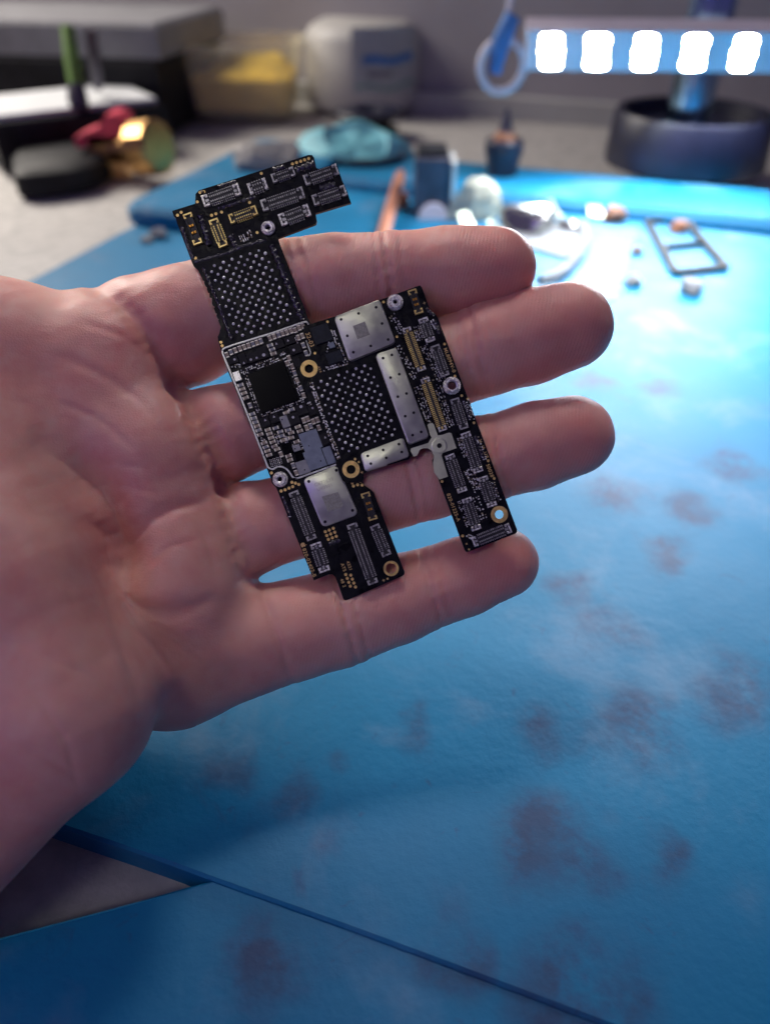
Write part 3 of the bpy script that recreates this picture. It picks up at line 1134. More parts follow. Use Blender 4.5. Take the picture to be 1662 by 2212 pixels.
text(2, 1112, 294, '32-03', 66, ZB, boardB)
text(2, 1222, 620, 'AVA', 36, ZB, boardB)
text(4, 815, 905, 'ML8094V-0', 55, ZB, boardB)
text(5, 955, 505, '26', 44, ZB, boardB)
text(5, 985, 575, '19', 44, ZB, boardB)
text(5, 1020, 672, 'RU', 56, ZB, boardB, xdir=-EY)
text(5, 1068, 858, '50028', 60, ZB, boardB)
text(5, 632, 1298, '820-01225-A', 60, ZB, boardB)
text(6, 530, 1098, '820-02402-B', 56, ZA, boardA)
text(6, 957, 1132, '4321', 48, ZA, boardA)
text(6, 895, 1148, 'ATS', 48, ZA, boardA)
text(6, 890, 1315, '48 2', 48, ZA, boardA)
text(6, 690, 240, 'C871639', 52, ZA + .68 * mm, boardA, M_ink2, xdir=EX, ydir=-EY, bold=0)
text(6, 700, 295, 'UV0501', 48, ZA + .68 * mm, boardA, M_ink2, xdir=EX, ydir=-EY, bold=0)
for k, x, y, z, bd in ((5, 816, 1802, ZB, boardB), (6, 1090, 138, ZB, boardB), (6, 1320, 1288, ZA, boardA), (4, 535, 280, ZB, boardB)):
    text(k, x, y, '+', 62, z, bd)
for k, x, y, z, bd, s_ in ((5, 790, 1735, ZB, boardB, 20), (6, 1365, 1270, ZA, boardA, 20), (3, 652, 2022, ZB, boardB, 20)):
    b = MB()
    b.quadbox(quad(P(k, x, y), S(k, s_), S(k, s_)), z - .01 * mm, z + .02 * mm)
    b.build('fiducial', M_gold, bd)
# small fruit-shaped mark before the board number (read along the number's direction)
b = MB()
ap = [(0, .36), (.16, .44), (.34, .40), (.44, .26), (.34, .12), (.33, -.04), (.46, -.18), (.34, -.42), (.18, -.5), (0, -.44), (-.18, -.5), (-.36, -.38), (-.5, -.08), (-.46, .26), (-.3, .42), (-.14, .42)]
c = Vector(P(6, 465, 910))
s_ = S(6, 52)
b.prism(ccw([tuple(c + EY * (p[0] * s_) + EX * (p[1] * s_)) for p in ap]), ZA - .01 * mm, ZA + .02 * mm)
lf = [(.02, .50), (.10, .68), (.22, .74), (.20, .60), (.12, .50)]
b.prism(ccw([tuple(c + EY * (p[0] * s_) + EX * (p[1] * s_)) for p in lf]), ZA - .01 * mm, ZA + .02 * mm)
b.build('logo', M_ink, boardA)

# ================================================================== HAND
DM = DIST * 1000


def hp(px, py, z):
    d = DM - z
    return np.array([(px - 831) / FPX * d, -(py - 1106) / FPX * d, z], np.float32)


def chain(pts):
    out = []
    for p in pts:
        out.append((hp(p[0], p[1], p[2]), p[3] * (DM - p[2]) / FPX))
    return out


VOX = 0.48
lo = np.array([-140.0, -96.0, -42.0])
hi = np.array([52.0, 66.0, 40.0])
nx, ny, nz = [int((hi[i] - lo[i]) / VOX) for i in range(3)]
gx = (lo[0] + np.arange(nx) * VOX).astype(np.float32)
gy = (lo[1] + np.arange(ny) * VOX).astype(np.float32)
gz = (lo[2] + np.arange(nz) * VOX).astype(np.float32)
BIG = np.float32(30.0)


def window(pts, pad):
    mn = np.min([p - r for p, r in pts], axis=0) - pad
    mx = np.max([p + r for p, r in pts], axis=0) + pad
    i0 = np.clip(((mn - lo) / VOX).astype(int), 0, [nx, ny, nz])
    i1 = np.clip(((mx - lo) / VOX).astype(int) + 2, 0, [nx, ny, nz])
    return tuple(slice(int(a), int(c_)) for a, c_ in zip(i0, i1))


def smin(a, b_, k):
    h = np.maximum(k - np.abs(a - b_), 0) / k
    return np.minimum(a, b_) - h * h * k * .25


def add_chain(field, pts, kin=1.0, kout=4.0, zs=1.0):
    """tapered capsules along pts, blended into field"""
    for (pa, ra), (pb, rb) in zip(pts[:-1], pts[1:]):
        w = window([(pa, ra), (pb, rb)], 9)
        X = gx[w[0]][:, None, None]
        Y = gy[w[1]][None, :, None]
        Z = gz[w[2]][None, None, :]
        ba = pb - pa
        L2 = float(ba @ ba)
        t = ((X - pa[0]) * ba[0] + (Y - pa[1]) * ba[1] + (Z - pa[2]) * ba[2]) / L2
        t = np.clip(t, 0, 1)
        d = np.sqrt((X - pa[0] - ba[0] * t) ** 2 + (Y - pa[1] - ba[1] * t) ** 2 + ((Z - pa[2] - ba[2] * t) / zs) ** 2) - (ra + (rb - ra) * t)
        field[w] = smin(field[w], d, kin)
    return field


def new():
    return np.full((nx, ny, nz), BIG, np.float32)


fingers = [
    [(250, 752, -10, 132), (400, 704, -9.5, 126), (500, 662, -9.3, 114), (605, 628, -9.3, 103), (720, 607, -8.8, 95), (845, 599, -8.4, 92), (960, 590, -8.6, 92), (1070, 580, -8.0, 82)],
    [(300, 990, -8, 118), (480, 940, -9, 102), (590, 903, -9, 97), (700, 868, -9.2, 98), (820, 832, -9, 95), (940, 795, -9, 97), (1050, 758, -8.6, 95), (1140, 732, -8.8, 97), (1230, 706, -8.4, 90)],
    [(330, 1205, -6, 122), (540, 1142, -8, 97), (650, 1110, -8.6, 92), (770, 1074, -8.8, 94), (930, 1027, -8.7, 91), (1040, 993, -8.6, 92), (1150, 966, -8.8, 91), (1236, 943, -8.4, 85)],
    [(380, 1442, -3, 128), (530, 1388, -5, 114), (730, 1335, -8, 106), (860, 1293, -8.6, 94), (1000, 1245, -8.4, 83), (1085, 1215, -8.0, 75)],
]
palm = new()
PALM = [
    [(225, 800, -4, 128), (320, 1010, -3, 122), (392, 1270, -2, 128), (375, 1410, -2, 132)],
    [(60, 820, -7, 200), (150, 1100, -10, 205), (245, 1400, -7, 168)],
    [(-60, 960, 6, 165), (0, 1250, 15, 182), (140, 1532, 19, 168), (-240, 1930, 20, 176)],
    [(-80, 1500, 0, 320), (-520, 1760, 0, 420)],
    [(0, 806, -5, 160), (-250, 640, 4, 150), (-420, 470, 8, 118)],
]
for ch in PALM:
    add_chain(palm, chain(ch), 7.0)
hand = palm
fg = None
for ch in fingers:
    f = add_chain(new(), chain(ch), 1.2)
    fg = f if fg is None else smin(fg, f, 0.9)
hand = smin(palm, fg, 4.5)


def surface_nets(F):
    s_ = F < 0
    cnt = np.zeros((nx - 1, ny - 1, nz - 1), np.int8)
    for dx in (0, 1):
        for dy in (0, 1):
            for dz in (0, 1):
                cnt += s_[dx:nx - 1 + dx, dy:ny - 1 + dy, dz:nz - 1 + dz]
    act = (cnt > 0) & (cnt < 8)
    I, J, K = np.nonzero(act)
    idx = np.full(act.shape, -1, np.int32)
    idx[I, J, K] = np.arange(len(I))
    acc = np.zeros((len(I), 3))
    num = np.zeros(len(I))
    corners = [(a, b_, c_) for a in (0, 1) for b_ in (0, 1) for c_ in (0, 1)]
    for p in corners:
        for ax in range(3):
            if p[ax]:
                continue
            q = list(p)
            q[ax] = 1
            fa = F[I + p[0], J + p[1], K + p[2]].astype(np.float64)
            fb = F[I + q[0], J + q[1], K + q[2]].astype(np.float64)
            m = (fa < 0) != (fb < 0)
            t = np.where(m, fa / np.where(m, fa - fb, 1), 0)
            for a2 in range(3):
                acc[:, a2] += np.where(m, p[a2] + (t if a2 == ax else 0), 0)
            num += m
    V_ = acc / num[:, None] + np.stack([I, J, K], 1)
    V_ = lo + V_ * VOX
    quads = []
    for ax in range(3):
        o1, o2 = [(1, 2), (2, 0), (0, 1)][ax]
        sl_a = [slice(1, -1)] * 3
        sl_b = [slice(1, -1)] * 3
        sl_a[ax] = slice(0, -1)
        sl_b[ax] = slice(1, None)
        A, B = s_[tuple(sl_a)], s_[tuple(sl_b)]
        c_ = np.stack(np.nonzero(A != B), 1)
        flip = A[tuple(c_.T)]
        base = c_ + 1
        base[:, ax] -= 1

        def g(d1, d2):
            q = base.copy()
            q[:, o1] += d1
            q[:, o2] += d2
            return idx[q[:, 0], q[:, 1], q[:, 2]]
        qd = np.stack([g(-1, -1), g(0, -1), g(0, 0), g(-1, 0)], 1)
        qd[~flip] = qd[~flip][:, ::-1]
        quads.append(qd)
    Q = np.concatenate(quads)
    Q = Q[(Q >= 0).all(1)]
    return V_, Q


HV, HQ = surface_nets(hand)


def relax(Vx, Q, n, lam=.5):
    e = np.concatenate([Q[:, [0, 1]], Q[:, [1, 2]], Q[:, [2, 3]], Q[:, [3, 0]]])
    for _ in range(n):
        acc = np.zeros_like(Vx)
        num = np.zeros(len(Vx))
        for a, b_ in ((0, 1), (1, 0)):
            for c_ in range(3):
                acc[:, c_] += np.bincount(e[:, a], Vx[e[:, b_], c_], len(Vx))
            num += np.bincount(e[:, a], minlength=len(Vx))
        Vx = Vx * (1 - lam) + lam * acc / np.maximum(num, 1)[:, None]
    return Vx


def normals(Vx, Q):
    n = np.cross(Vx[Q[:, 2]] - Vx[Q[:, 0]], Vx[Q[:, 3]] - Vx[Q[:, 1]])
    out = np.zeros_like(Vx)
    for i in range(4):
        for c_ in range(3):
            out[:, c_] += np.bincount(Q[:, i], n[:, c_], len(Vx))
    return out / np.maximum(np.linalg.norm(out, axis=1), 1e-9)[:, None]


HV = relax(HV, HQ, 6)
HN = normals(HV, HQ)
# projected position of each vertex, to lay creases along the palm side
PXv = HV[:, 0] / (DM - HV[:, 2]) * FPX + 831
PYv = -HV[:, 1] / (DM - HV[:, 2]) * FPX + 1106
front = np.clip(HN[:, 2] * 1.6 + .25, 0, 1)


def line_dist(pts):
    best = np.full(len(HV), 1e9)
    pos = np.zeros(len(HV))
    seg = [math.hypot(b_[0] - a[0], b_[1] - a[1]) for a, b_ in zip(pts[:-1], pts[1:])]
    run, tot = 0.0, sum(seg)
    for ((x0, y0), (x1, y1)), l in zip(zip(pts[:-1], pts[1:]), seg):
        dx, dy = x1 - x0, y1 - y0
        t = np.clip(((PXv - x0) * dx + (PYv - y0) * dy) / (dx * dx + dy * dy), 0, 1)
        d = np.hypot(PXv - x0 - dx * t, PYv - y0 - dy * t)
        m = d < best
        best = np.where(m, d, best)
        pos = np.where(m, (run + t * l) / tot, pos)
        run += l
    return best, np.clip(np.minimum(pos, 1 - pos) / .3, 0, 1) ** .8


disp = np.zeros(len(HV))
CREASES = [  # (points, depth mm, half width px)
    ([(377, 832), (352, 778), (305, 705), (256, 655), (205, 615)], 1.2, 20),
    ([(377, 832), (410, 880), (437, 925), (460, 985), (481, 1050)], 2.2, 22),
    ([(481, 1050), (500, 1130), (520, 1190), (528, 1250)], 1.3, 20),
    ([(90, 960), (170, 1010), (235, 1080), (262, 1160), (268, 1250)], 1.0, 30),
    ([(100, 972), (172, 1018), (232, 1082), (258, 1160), (262, 1250)], .45, 7),
    ([(268, 1185), (320, 1130), (380, 1095), (445, 1085)], .6, 16),
    ([(262, 1192), (318, 1136), (380, 1100), (440, 1088)], .35, 6),
    ([(150, 1130), (215, 1140), (268, 1185)], .6, 18),
    ([(240, 1270), (300, 1310), (380, 1320), (470, 1290)], .5, 16),
    ([(236, 1262), (300, 1302), (380, 1312), (465, 1284)], .3, 6),
    ([(205, 1185), (232, 1300), (268, 1400), (300, 1490), (320, 1570)], .8, 14),
    ([(260, 1340), (330, 1400), (380, 1470)], .35, 8),
    ([(110, 760), (200, 800), (290, 860), (340, 920)], .4, 10),
    ([(120, 870), (210, 905), (300, 980)], .35, 8),
    ([(310, 1240), (360, 1190), (430, 1170)], .3, 7),
    ([(180, 1010), (250, 1000), (330, 1020)], .22, 6),
    ([(190, 1050), (270, 1050), (350, 1070)], .2, 6),
    ([(330, 1360), (400, 1400), (460, 1460)], .25, 6),
    ([(300, 1330), (380, 1370), (450, 1420)], .22, 6),
    ([(420, 1130), (450, 1200), (470, 1260)], .22, 6),
    ([(180, 700), (260, 730), (330, 780)], .25, 7),
    ([(826, 500), (834, 560), (846, 640), (850, 700)], .75, 6.5),
    ([(806, 500), (815, 570), (826, 690)], .35, 6),
    ([(862, 500), (866, 560), (876, 620)], .22, 6),
    ([(624, 520), (644, 600), (672, 720)], .35, 7),
    ([(600, 525), (618, 600), (640, 720)], .25, 6.5),
    ([(650, 520), (668, 580), (690, 660)], .3, 6),
    ([(1012, 670), (1032, 760), (1062, 860)], .6, 6.5),
    ([(988, 680), (1006, 770), (1030, 870)], .35, 6),
    ([(1040, 665), (1056, 730), (1080, 800)], .2, 6),
    ([(760, 760), (800, 850), (820, 930)], .65, 7),
    ([(785, 755), (824, 850), (842, 920)], .35, 6),
    ([(1064, 880), (1079, 990), (1109, 1080)], .6, 6.5),
    ([(1042, 885), (1056, 990), (1082, 1080)], .35, 6),
    ([(860, 950), (890, 1040), (905, 1130)], .65, 7),
    ([(884, 945), (912, 1040), (925, 1120)], .35, 6),
    ([(905, 1180), (930, 1270), (955, 1350)], .6, 6.5),
    ([(930, 1175), (953, 1260), (975, 1330)], .3, 6),
    ([(720, 1210), (740, 1320), (780, 1450)], .65, 7),
    ([(748, 1210), (770, 1320), (806, 1440)], .35, 6),
    ([(560, 1260), (600, 1380), (640, 1500)], .5, 9),
    ([(60, 1480), (140, 1600), (170, 1720)], .25, 8),
    ([(30, 1380), (120, 1430), (220, 1470)], .25, 8),
    ([(20, 1600), (100, 1640), (180, 1690)], .25, 8),
]
for pts, dep, wd in CREASES:
    pts = smooth_line(pts, 5)
    d, tp = line_dist(pts)
    if pts[0][0] > 540 or wd > 18:
        tp = np.maximum(tp, .6)
    else:
        dep *= .8
    d = d + 2.2 * np.sin(PXv * .11 + PYv * .07) * np.sin(PYv * .13)
    disp -= dep * tp * np.exp(-(d / wd) ** 2)
    disp += dep * tp * (.25 if wd > 12 else .06) * np.exp(-((d - wd * 2.2) / (wd * 1.4)) ** 2)
BULGES = [  # soft pads (px, py, height mm, radius px)
    (1040, 590, .9, 120), (1190, 715, .9, 120), (1190, 950, .8, 115), (1060, 1225, .7, 100),
    (720, 600, .5, 90), (900, 810, .5, 90), (930, 1030, .5, 90), (700, 870, .4, 90),
    (300, 720, 1.0, 90), (340, 930, 1.2, 85), (400, 1150, 1.6, 90), (440, 1370, 1.4, 110), (180, 900, 1.0, 100),
    (120, 1300, 1.5, 130), (330, 1260, .8, 60), (215, 1020, -1.0, 80), (270, 1210, -1.5, 70)]
for x, y, h, r in BULGES:
    disp += h * np.exp(-(((PXv - x) ** 2 + (PYv - y) ** 2) / r ** 2))
# faint unevenness of flesh
for s_, a in ((.21, .16), (.42, .08), (.83, .04)):
    q = np.random.rand(6) * 6
    disp += a * (np.sin(HV[:, 0] * s_ + q[0] + 1.3 * np.sin(HV[:, 1] * s_ * .8 + q[1])) * np.sin(HV[:, 1] * s_ * 1.1 + q[2] + np.sin(HV[:, 0] * s_ * .7 + q[3])))
HV = HV + HN * (disp * front)[:, None]
# the boards press the flesh flat where they rest: keep it just behind them
def in_poly_np(X, Y, poly):
    r = np.zeros(len(X), bool)
    j = len(poly) - 1
    for i in range(len(poly)):
        xi, yi = poly[i]
        xj, yj = poly[j]
        c_ = ((yi > Y) != (yj > Y))
        xx = (xj - xi) * (Y - yi) / ((yj - yi) if abs(yj - yi) > 1e-12 else 1e-12) + xi
        r ^= c_ & (X < xx)
        j = i
    return r


inA = in_poly_np(HV[:, 0] / 1000, HV[:, 1] / 1000, outA)
inB = in_poly_np(HV[:, 0] / 1000, HV[:, 1] / 1000, outB)
HV[inA, 2] = np.minimum(HV[inA, 2], ZA0 * 1000 - .04)
m_ = inB & ~inA
HV[m_, 2] = np.minimum(HV[m_, 2], ZB0 * 1000 - .04)


def skin_material():
    m = bpy.data.materials.new('skin')
    m.use_nodes = True
    nt = m.node_tree
    L = nt.links.new
    p = nt.nodes['Principled BSDF']
    tc = nt.nodes.new('ShaderNodeTexCoord')

    def noise(scale, detail=4, rough=.6, vec=None):
        n = nt.nodes.new('ShaderNodeTexNoise')
        n.inputs['Scale'].default_value = scale
        n.inputs['Detail'].default_value = detail
        n.inputs['Roughness'].default_value = rough
        L(vec or tc.outputs['Object'], n.inputs['Vector'])
        return n

    def rng(src, a, b_, c_=0.0, d=1.0):
        r = nt.nodes.new('ShaderNodeMapRange')
        for nme, v in (('From Min', a), ('From Max', b_), ('To Min', c_), ('To Max', d)):
            r.inputs[nme].default_value = v
        L(src, r.inputs['Value'])
        return r.outputs['Result']

    def mix(fac, a, b_):
        n = nt.nodes.new('ShaderNodeMix')
        n.data_type = 'RGBA'
        L(fac, n.inputs[0])
        for i, x in ((6, a), (7, b_)):
            if isinstance(x, tuple):
                n.inputs[i].default_value = (*x, 1)
            else:
                L(x, n.inputs[i])
        return n.outputs[2]

    c1 = mix(rng(noise(55, 4).outputs['Fac'], .35, .68), (0.80, 0.455, 0.37), (0.70, 0.305, 0.255))
    c2 = mix(rng(noise(260, 5).outputs['Fac'], .45, .75, 0, .45), c1, (0.76, 0.48, 0.41))
    # redder flesh at the finger ends
    at_ = nt.nodes.new('ShaderNodeAttribute')
    at_.attribute_name = 'flush'
    c3 = mix(at_.outputs['Fac'], c2, (0.70, 0.27, 0.235))
    L(c3, p.inputs['Base Color'])
    p.inputs['Subsurface Weight'].default_value = .5
    p.inputs['Subsurface Radius'].default_value = (1.0, .32, .18)
    p.inputs['Subsurface Scale'].default_value = .0045
    p.inputs['Specular IOR Level'].default_value = .30
    L(rng(noise(120).outputs['Fac'], .3, .7, .36, .52), p.inputs['Roughness'])
    # friction ridges and fine wrinkles
    mp = nt.nodes.new('ShaderNodeMapping')
    mp.inputs['Rotation'].default_value = (0, 0, math.radians(12))
    L(tc.outputs['Object'], mp.inputs['Vector'])
    wv = nt.nodes.new('ShaderNodeTexWave')
    wv.wave_type = 'BANDS'
    wv.bands_direction = 'X'
    wv.inputs['Scale'].default_value = 480
    wv.inputs['Distortion'].default_value = 7.0
    wv.inputs['Detail'].default_value = 2.0
    wv.inputs['Detail Scale'].default_value = .25
    L(mp.outputs[0], wv.inputs['Vector'])
    vo = nt.nodes.new('ShaderNodeTexVoronoi')
    vo.feature = 'DISTANCE_TO_EDGE'
    vo.inputs['Scale'].default_value = 1900
    L(tc.outputs['Object'], vo.inputs['Vector'])
    st = nt.nodes.new('ShaderNodeMapping')
    st.inputs['Rotation'].default_value = (0, 0, math.radians(-35))
    st.inputs['Scale'].default_value = (1.0, 4.0, 1.0)
    L(tc.outputs['Object'], st.inputs['Vector'])
    wr = noise(170, 5, .6, st.outputs[0])
    b1 = nt.nodes.new('ShaderNodeBump')
    b1.inputs['Strength'].default_value = .14
    b1.inputs['Distance'].default_value = .0003
    rd = nt.nodes.new('ShaderNodeAttribute')
    rd.attribute_name = 'ridge'
    mu = nt.nodes.new('ShaderNodeMath')
    mu.operation = 'MULTIPLY'
    L(wv.outputs['Fac'], mu.inputs[0])
    L(rd.outputs['Fac'], mu.inputs[1])
    L(mu.outputs[0], b1.inputs['Height'])
    b2 = nt.nodes.new('ShaderNodeBump')
    b2.inputs['Strength'].default_value = .14
    b2.inputs['Distance'].default_value = .00022
    L(rng(vo.outputs['Distance'], 0, .25), b2.inputs['Height'])
    L(b1.outputs['Normal'], b2.inputs['Normal'])
    b3 = nt.nodes.new('ShaderNodeBump')
    b3.inputs['Strength'].default_value = .13
    b3.inputs['Distance'].default_value = .0008
    L(wr.outputs['Fac'], b3.inputs['Height'])
    L(b2.outputs['Normal'], b3.inputs['Normal'])
    L(b3.outputs['Normal'], p.inputs['Normal'])
    return m


me = bpy.data.meshes.new('hand')
me.vertices.add(len(HV))
me.vertices.foreach_set('co', (HV / 1000).ravel())
me.loops.add(len(HQ) * 4)
me.loops.foreach_set('vertex_index', HQ.ravel().astype(np.int32))
me.polygons.add(len(HQ))
me.polygons.foreach_set('loop_start', np.arange(len(HQ), dtype=np.int32) * 4)
me.polygons.foreach_set('loop_total', np.full(len(HQ), 4, np.int32))
me.polygons.foreach_set('use_smooth', np.ones(len(HQ), bool))
fl = np.zeros(len(HV))
for x, y, r in ((1120, 600, 130), (1270, 720, 140), (1270, 960, 140), (1110, 1220, 120)):
    fl = np.maximum(fl, np.exp(-((PXv - x) ** 2 + (PYv - y) ** 2) / r ** 2))
atr = me.attributes.new('flush', 'FLOAT', 'POINT')
atr.data.foreach_set('value', (fl * .6).astype(np.float32))
atr = me.attributes.new('ridge', 'FLOAT', 'POINT')
atr.data.foreach_set('value', np.clip((PXv - 520) / 350, .06, 1).astype(np.float32))
me.update(calc_edges=True)
me.validate()
me.materials.append(skin_material())
hand_o = link(me, 'hand')
hand_o.matrix_world = FRAME
tag(hand_o, 'open left hand, palm to the viewer, with two circuit boards lying across its fingers', 'hand')

# ================================================================== THINGS ON THE BENCH (out of focus)
M_black = mat('black_plastic', (0.012, 0.012, 0.015), .55, noise=.3, nscale=80, spec=.2)
M_greyplast = mat('grey_plastic', (0.20, 0.20, 0.215), .5, noise=.1, nscale=60)
M_red = mat('red_anodised', (0.72, 0.05, 0.10), .38, noise=.15, nscale=100)
M_brass = mat('brass', (0.72, 0.42, 0.16), .30, metal=1, noise=.1, nscale=200)
M_paper = mat('white_card', (0.62, 0.64, 0.66), .6, noise=.05, nscale=60)
M_green = mat('green_plastic', (0.12, 0.24, 0.04), .5, noise=.2, nscale=90)
M_tub = mat('cloudy_plastic', (0.80, 0.74, 0.52), .38, noise=.05, nscale=30)
MATS['cloudy_plastic'].node_tree.nodes['Principled BSDF'].inputs['Alpha'].default_value = .30
M_yellow = mat('yellow_sponge', (0.80, 0.52, 0.03), .8, noise=.25, nscale=60, bump=.6, bscale=120)
M_jar = mat('jar_plastic', (0.48, 0.47, 0.44), .5, noise=.05, nscale=40)
M_label = mat('label_white', (0.40, 0.42, 0.43), .6, noise=.03, nscale=60)
M_blue_ink = mat('label_blue', (0.06, 0.20, 0.48), .6, noise=.1, nscale=90)
M_green_ink = mat('label_green', (0.10, 0.32, 0.24), .6, noise=.1, nscale=90)
M_cyan = mat('cyan_rubber', (0.16, 0.50, 0.58), .6, noise=.15, nscale=50, bump=.08, bscale=120)
M_cotton = mat('cotton', (0.36, 0.35, 0.33), .9, noise=.15, nscale=80, bump=1.0, bscale=160)
M_copper = mat('copper_skin', (0.62, 0.27, 0.17), .42, metal=.5, noise=.15, nscale=90)
M_dkmetal = mat('dark_metal', (0.10, 0.095, 0.12), .35, metal=.7, noise=.2, nscale=100)
M_plate = mat('dull_plate', (0.17, 0.18, 0.19), .65, metal=.2, noise=.2, nscale=120)
M_foil = mat('foil', (0.50, 0.50, 0.48), .25, metal=1, noise=.1, nscale=90)
M_cream = mat('cream_cloth', (0.55, 0.56, 0.44), .8, noise=.15, nscale=90, bump=.5, bscale=150)
M_chrome = mat('chrome_tube', (0.45, 0.66, 0.85), .16, metal=1, noise=.1, nscale=60)
M_navyplast = mat('navy_plastic', (0.010, 0.011, 0.030), .42, noise=.2, nscale=60)
M_lampwhite = mat('lamp_housing', (0.74, 0.68, 0.72), .5, noise=.05, nscale=60)
M_led = mat('led_chip', (1, 1, 1), .4, emit=(0.86, 0.93, 1.0), estr=240.0)
M_rust = mat('rust_resin', (0.25, 0.10, 0.05), .5, noise=.3, nscale=120)


def quick(name, label, cat, loc, group=None):
    return thing(name, label, cat, loc, group)


def rot_pt(c, dx, dy, rz):
    return (c[0] + dx * math.cos(rz) - dy * math.sin(rz), c[1] + dx * math.sin(rz) + dy * math.cos(rz))


# --- black case with a pale grey lid behind it (far left)
g0 = ground(345, 285)
t = quick('tool_case', 'black plastic case with grey lid at the upper left corner of the bench', 'case', (0, 0, 0))
Yc = g0.y
a0, a1 = at(395, 285, Yc + .02), at(395, 120, Yc + .02)
ht = at(380, 125, Yc).z
b = MB()
cl = ground(405, 292)
cw = .26
cx, cy = cl.x - cw / 2, cl.y + .06
b.box((cx, cy + .03, ht / 2), (cw, .13, ht), YAW * .6, .004)
b.build('body', M_black, t)
b = MB()
b.box((cx + .002, cy + .034, ht + .012), (cw + .006, .136, .0236), YAW * .6, .003)
b.build('lid', M_greyplast, t)
# --- open notebook slab in front of it
w0 = at(210, 215, .60)
t = quick('card_box', 'white card lying on a black box behind the red clamp', 'box', (0, 0, 0))
b = MB()
cc = at(196, 202, .63)
b.box((cc.x - .02, cc.y, cc.z / 2 - .003), (.125, .085, cc.z - .008), math.radians(34), .003)
b.build('body', M_black, t)
b = MB()
b.box((cc.x - .024, cc.y + .004, cc.z - .005), (.118, .080, .003), math.radians(34), .0006)
b.build('card', M_paper, t)
# --- green handled tool and dark pen standing on the card box
gz0 = cc.z - .0032
for px0, px1, nm, mm_, lab in ((180, 146, 'brush', M_green, 'green handled brush leaning at the far left edge'), (220, 196, 'pen', M_dkmetal, 'dark slim pen leaning beside the green brush')):
    t = quick(nm, lab, nm, (0, 0, 0))
    pA = at(px0 - 8, 236 if nm == 'brush' else 192, .60 if nm == 'brush' else .64)
    pB = at(px1, 60, .63)
    b = MB()
    m2 = pA.lerp(pB, .28)
    b.tube([pA, pA.lerp(pB, .1), m2], [.0060, .0072, .0062] if nm == 'brush' else [.003, .004, .0042], 14)
    b.build('ferrule' if nm == 'brush' else 'tip', M_dkmetal, t, smooth=True)
    b = MB()
    b.tube([m2, pA.lerp(pB, .6), pB], [.0048, .0054, .0045] if nm == 'brush' else [.0045, .0048, .0042], 14)
    b.build('handle', mm_, t, smooth=True)

# --- red clamp with brass thumbscrew on a black foot
t = quick('board_clamp', 'black footed clamp with red jaw and brass thumbscrew on the left of the bench', 'clamp', (0, 0, 0))
f0 = ground(215, 395)
b = MB()
o = ccw(rounded([tuple(ground(*q))[:2] for q in ((40, 372), (40, 430), (195, 412), (262, 372), (240, 340), (120, 345))], .012, 5))
zt = .016
b.loops([[(*q, .0003) for q in o], [(*q, zt * .8) for q in o], [(*q, zt) for q in inset(o, .005)]])
b.build('foot', M_black, t, smooth=True)
b = MB()
Yj = .560
jaw = [at(x, y, Yj) for x, y in ((168, 292), (185, 283), (222, 268), (236, 243), (262, 240), (278, 254), (276, 276), (255, 300), (215, 308), (176, 312))]
fr = [(p.x, Yj - .010, p.z) for p in jaw]
bk = [(p.x, Yj + .012, p.z) for p in jaw]
b.loops([fr, bk])
b.build('jaw', M_red, t)
b = MB()
k0, k1 = at(248, 326, Yj - .004), at(340, 318, Yj - .02)
b.tube([k0, k0.lerp(k1, .62)], .0085, 16)
b.build('screw', M_brass, t, smooth=True)
b = MB()
d = (k1 - k0).normalized()
kc = k0.lerp(k1, .82)
b.tube([kc - d * .010, kc - d * .0085, kc + d * .0075, kc + d * .009], [.0155, .0172, .0172, .0150], 14)
b.build('knob', M_brass, t)
b = MB()
p0 = at(264, 352, Yj)
b.box((p0.x - .006, p0.y, (p0.z + .012) / 2 + .004), (.022, .02, abs(p0.z) + .022), 0, .002)
b.build('pillar', M_brass, t)

# --- yellow tub
t = quick('plastic_tub', 'cloudy plastic tub half full of yellow sponge against the wall', 'tub', (0, 0, 0))
c0 = ground(538, 262)
Yt = c0.y + .035
wl, wr = at(432, 250, Yt).x, at(640, 250, Yt).x
tl, tr = at(398, 112, Yt).x, at(646, 112, Yt).x
zt = at(520, 96, Yt).z


def rrect(cx, cy, w, h, r, z, n=5):
    return [(*q, z) for q in ccw(rounded([(cx - w / 2, cy - h / 2), (cx + w / 2, cy - h / 2), (cx + w / 2, cy + h / 2), (cx - w / 2, cy + h / 2)], r, n))]


cb, ct = (wl + wr) / 2, (tl + tr) / 2
wb, wt_ = wr - wl, tr - tl
b = MB()
rg = [rrect(cb, Yt, wb * .94, .070, .014, .0004), rrect(cb, Yt, wb, .076, .016, .004), rrect(ct, Yt, wt_, .088, .018, zt), rrect(ct, Yt, wt_ + .007, .095, .020, zt), rrect(ct, Yt, wt_ + .007, .095, .020, zt + .004),
      rrect(ct, Yt, wt_ - .003, .085, .018, zt + .004), rrect(cb, Yt, wb - .004, .072, .015, .006)]
b.loops(rg)
b.build('tub', M_tub, t, smooth=True)
b = MB()
hy = zt * .60
f_ = hy / zt
rows = [rrect(cb, Yt, wb - .006, .070, .014, .007), rrect(cb + (ct - cb) * f_, Yt, wb + (wt_ - wb) * f_ - .008, .078, .016, hy)]
top = [(x, y, z + .006 * math.sin(x * 170) + .004 * math.sin(y * 210 + 1)) for x, y, z in rrect(cb + (ct - cb) * f_, Yt, (wb + (wt_ - wb) * f_) * .7, .05, .014, hy + .006)]
b.loops(rows + [top])
b.build('contents', M_yellow, t, smooth=True)

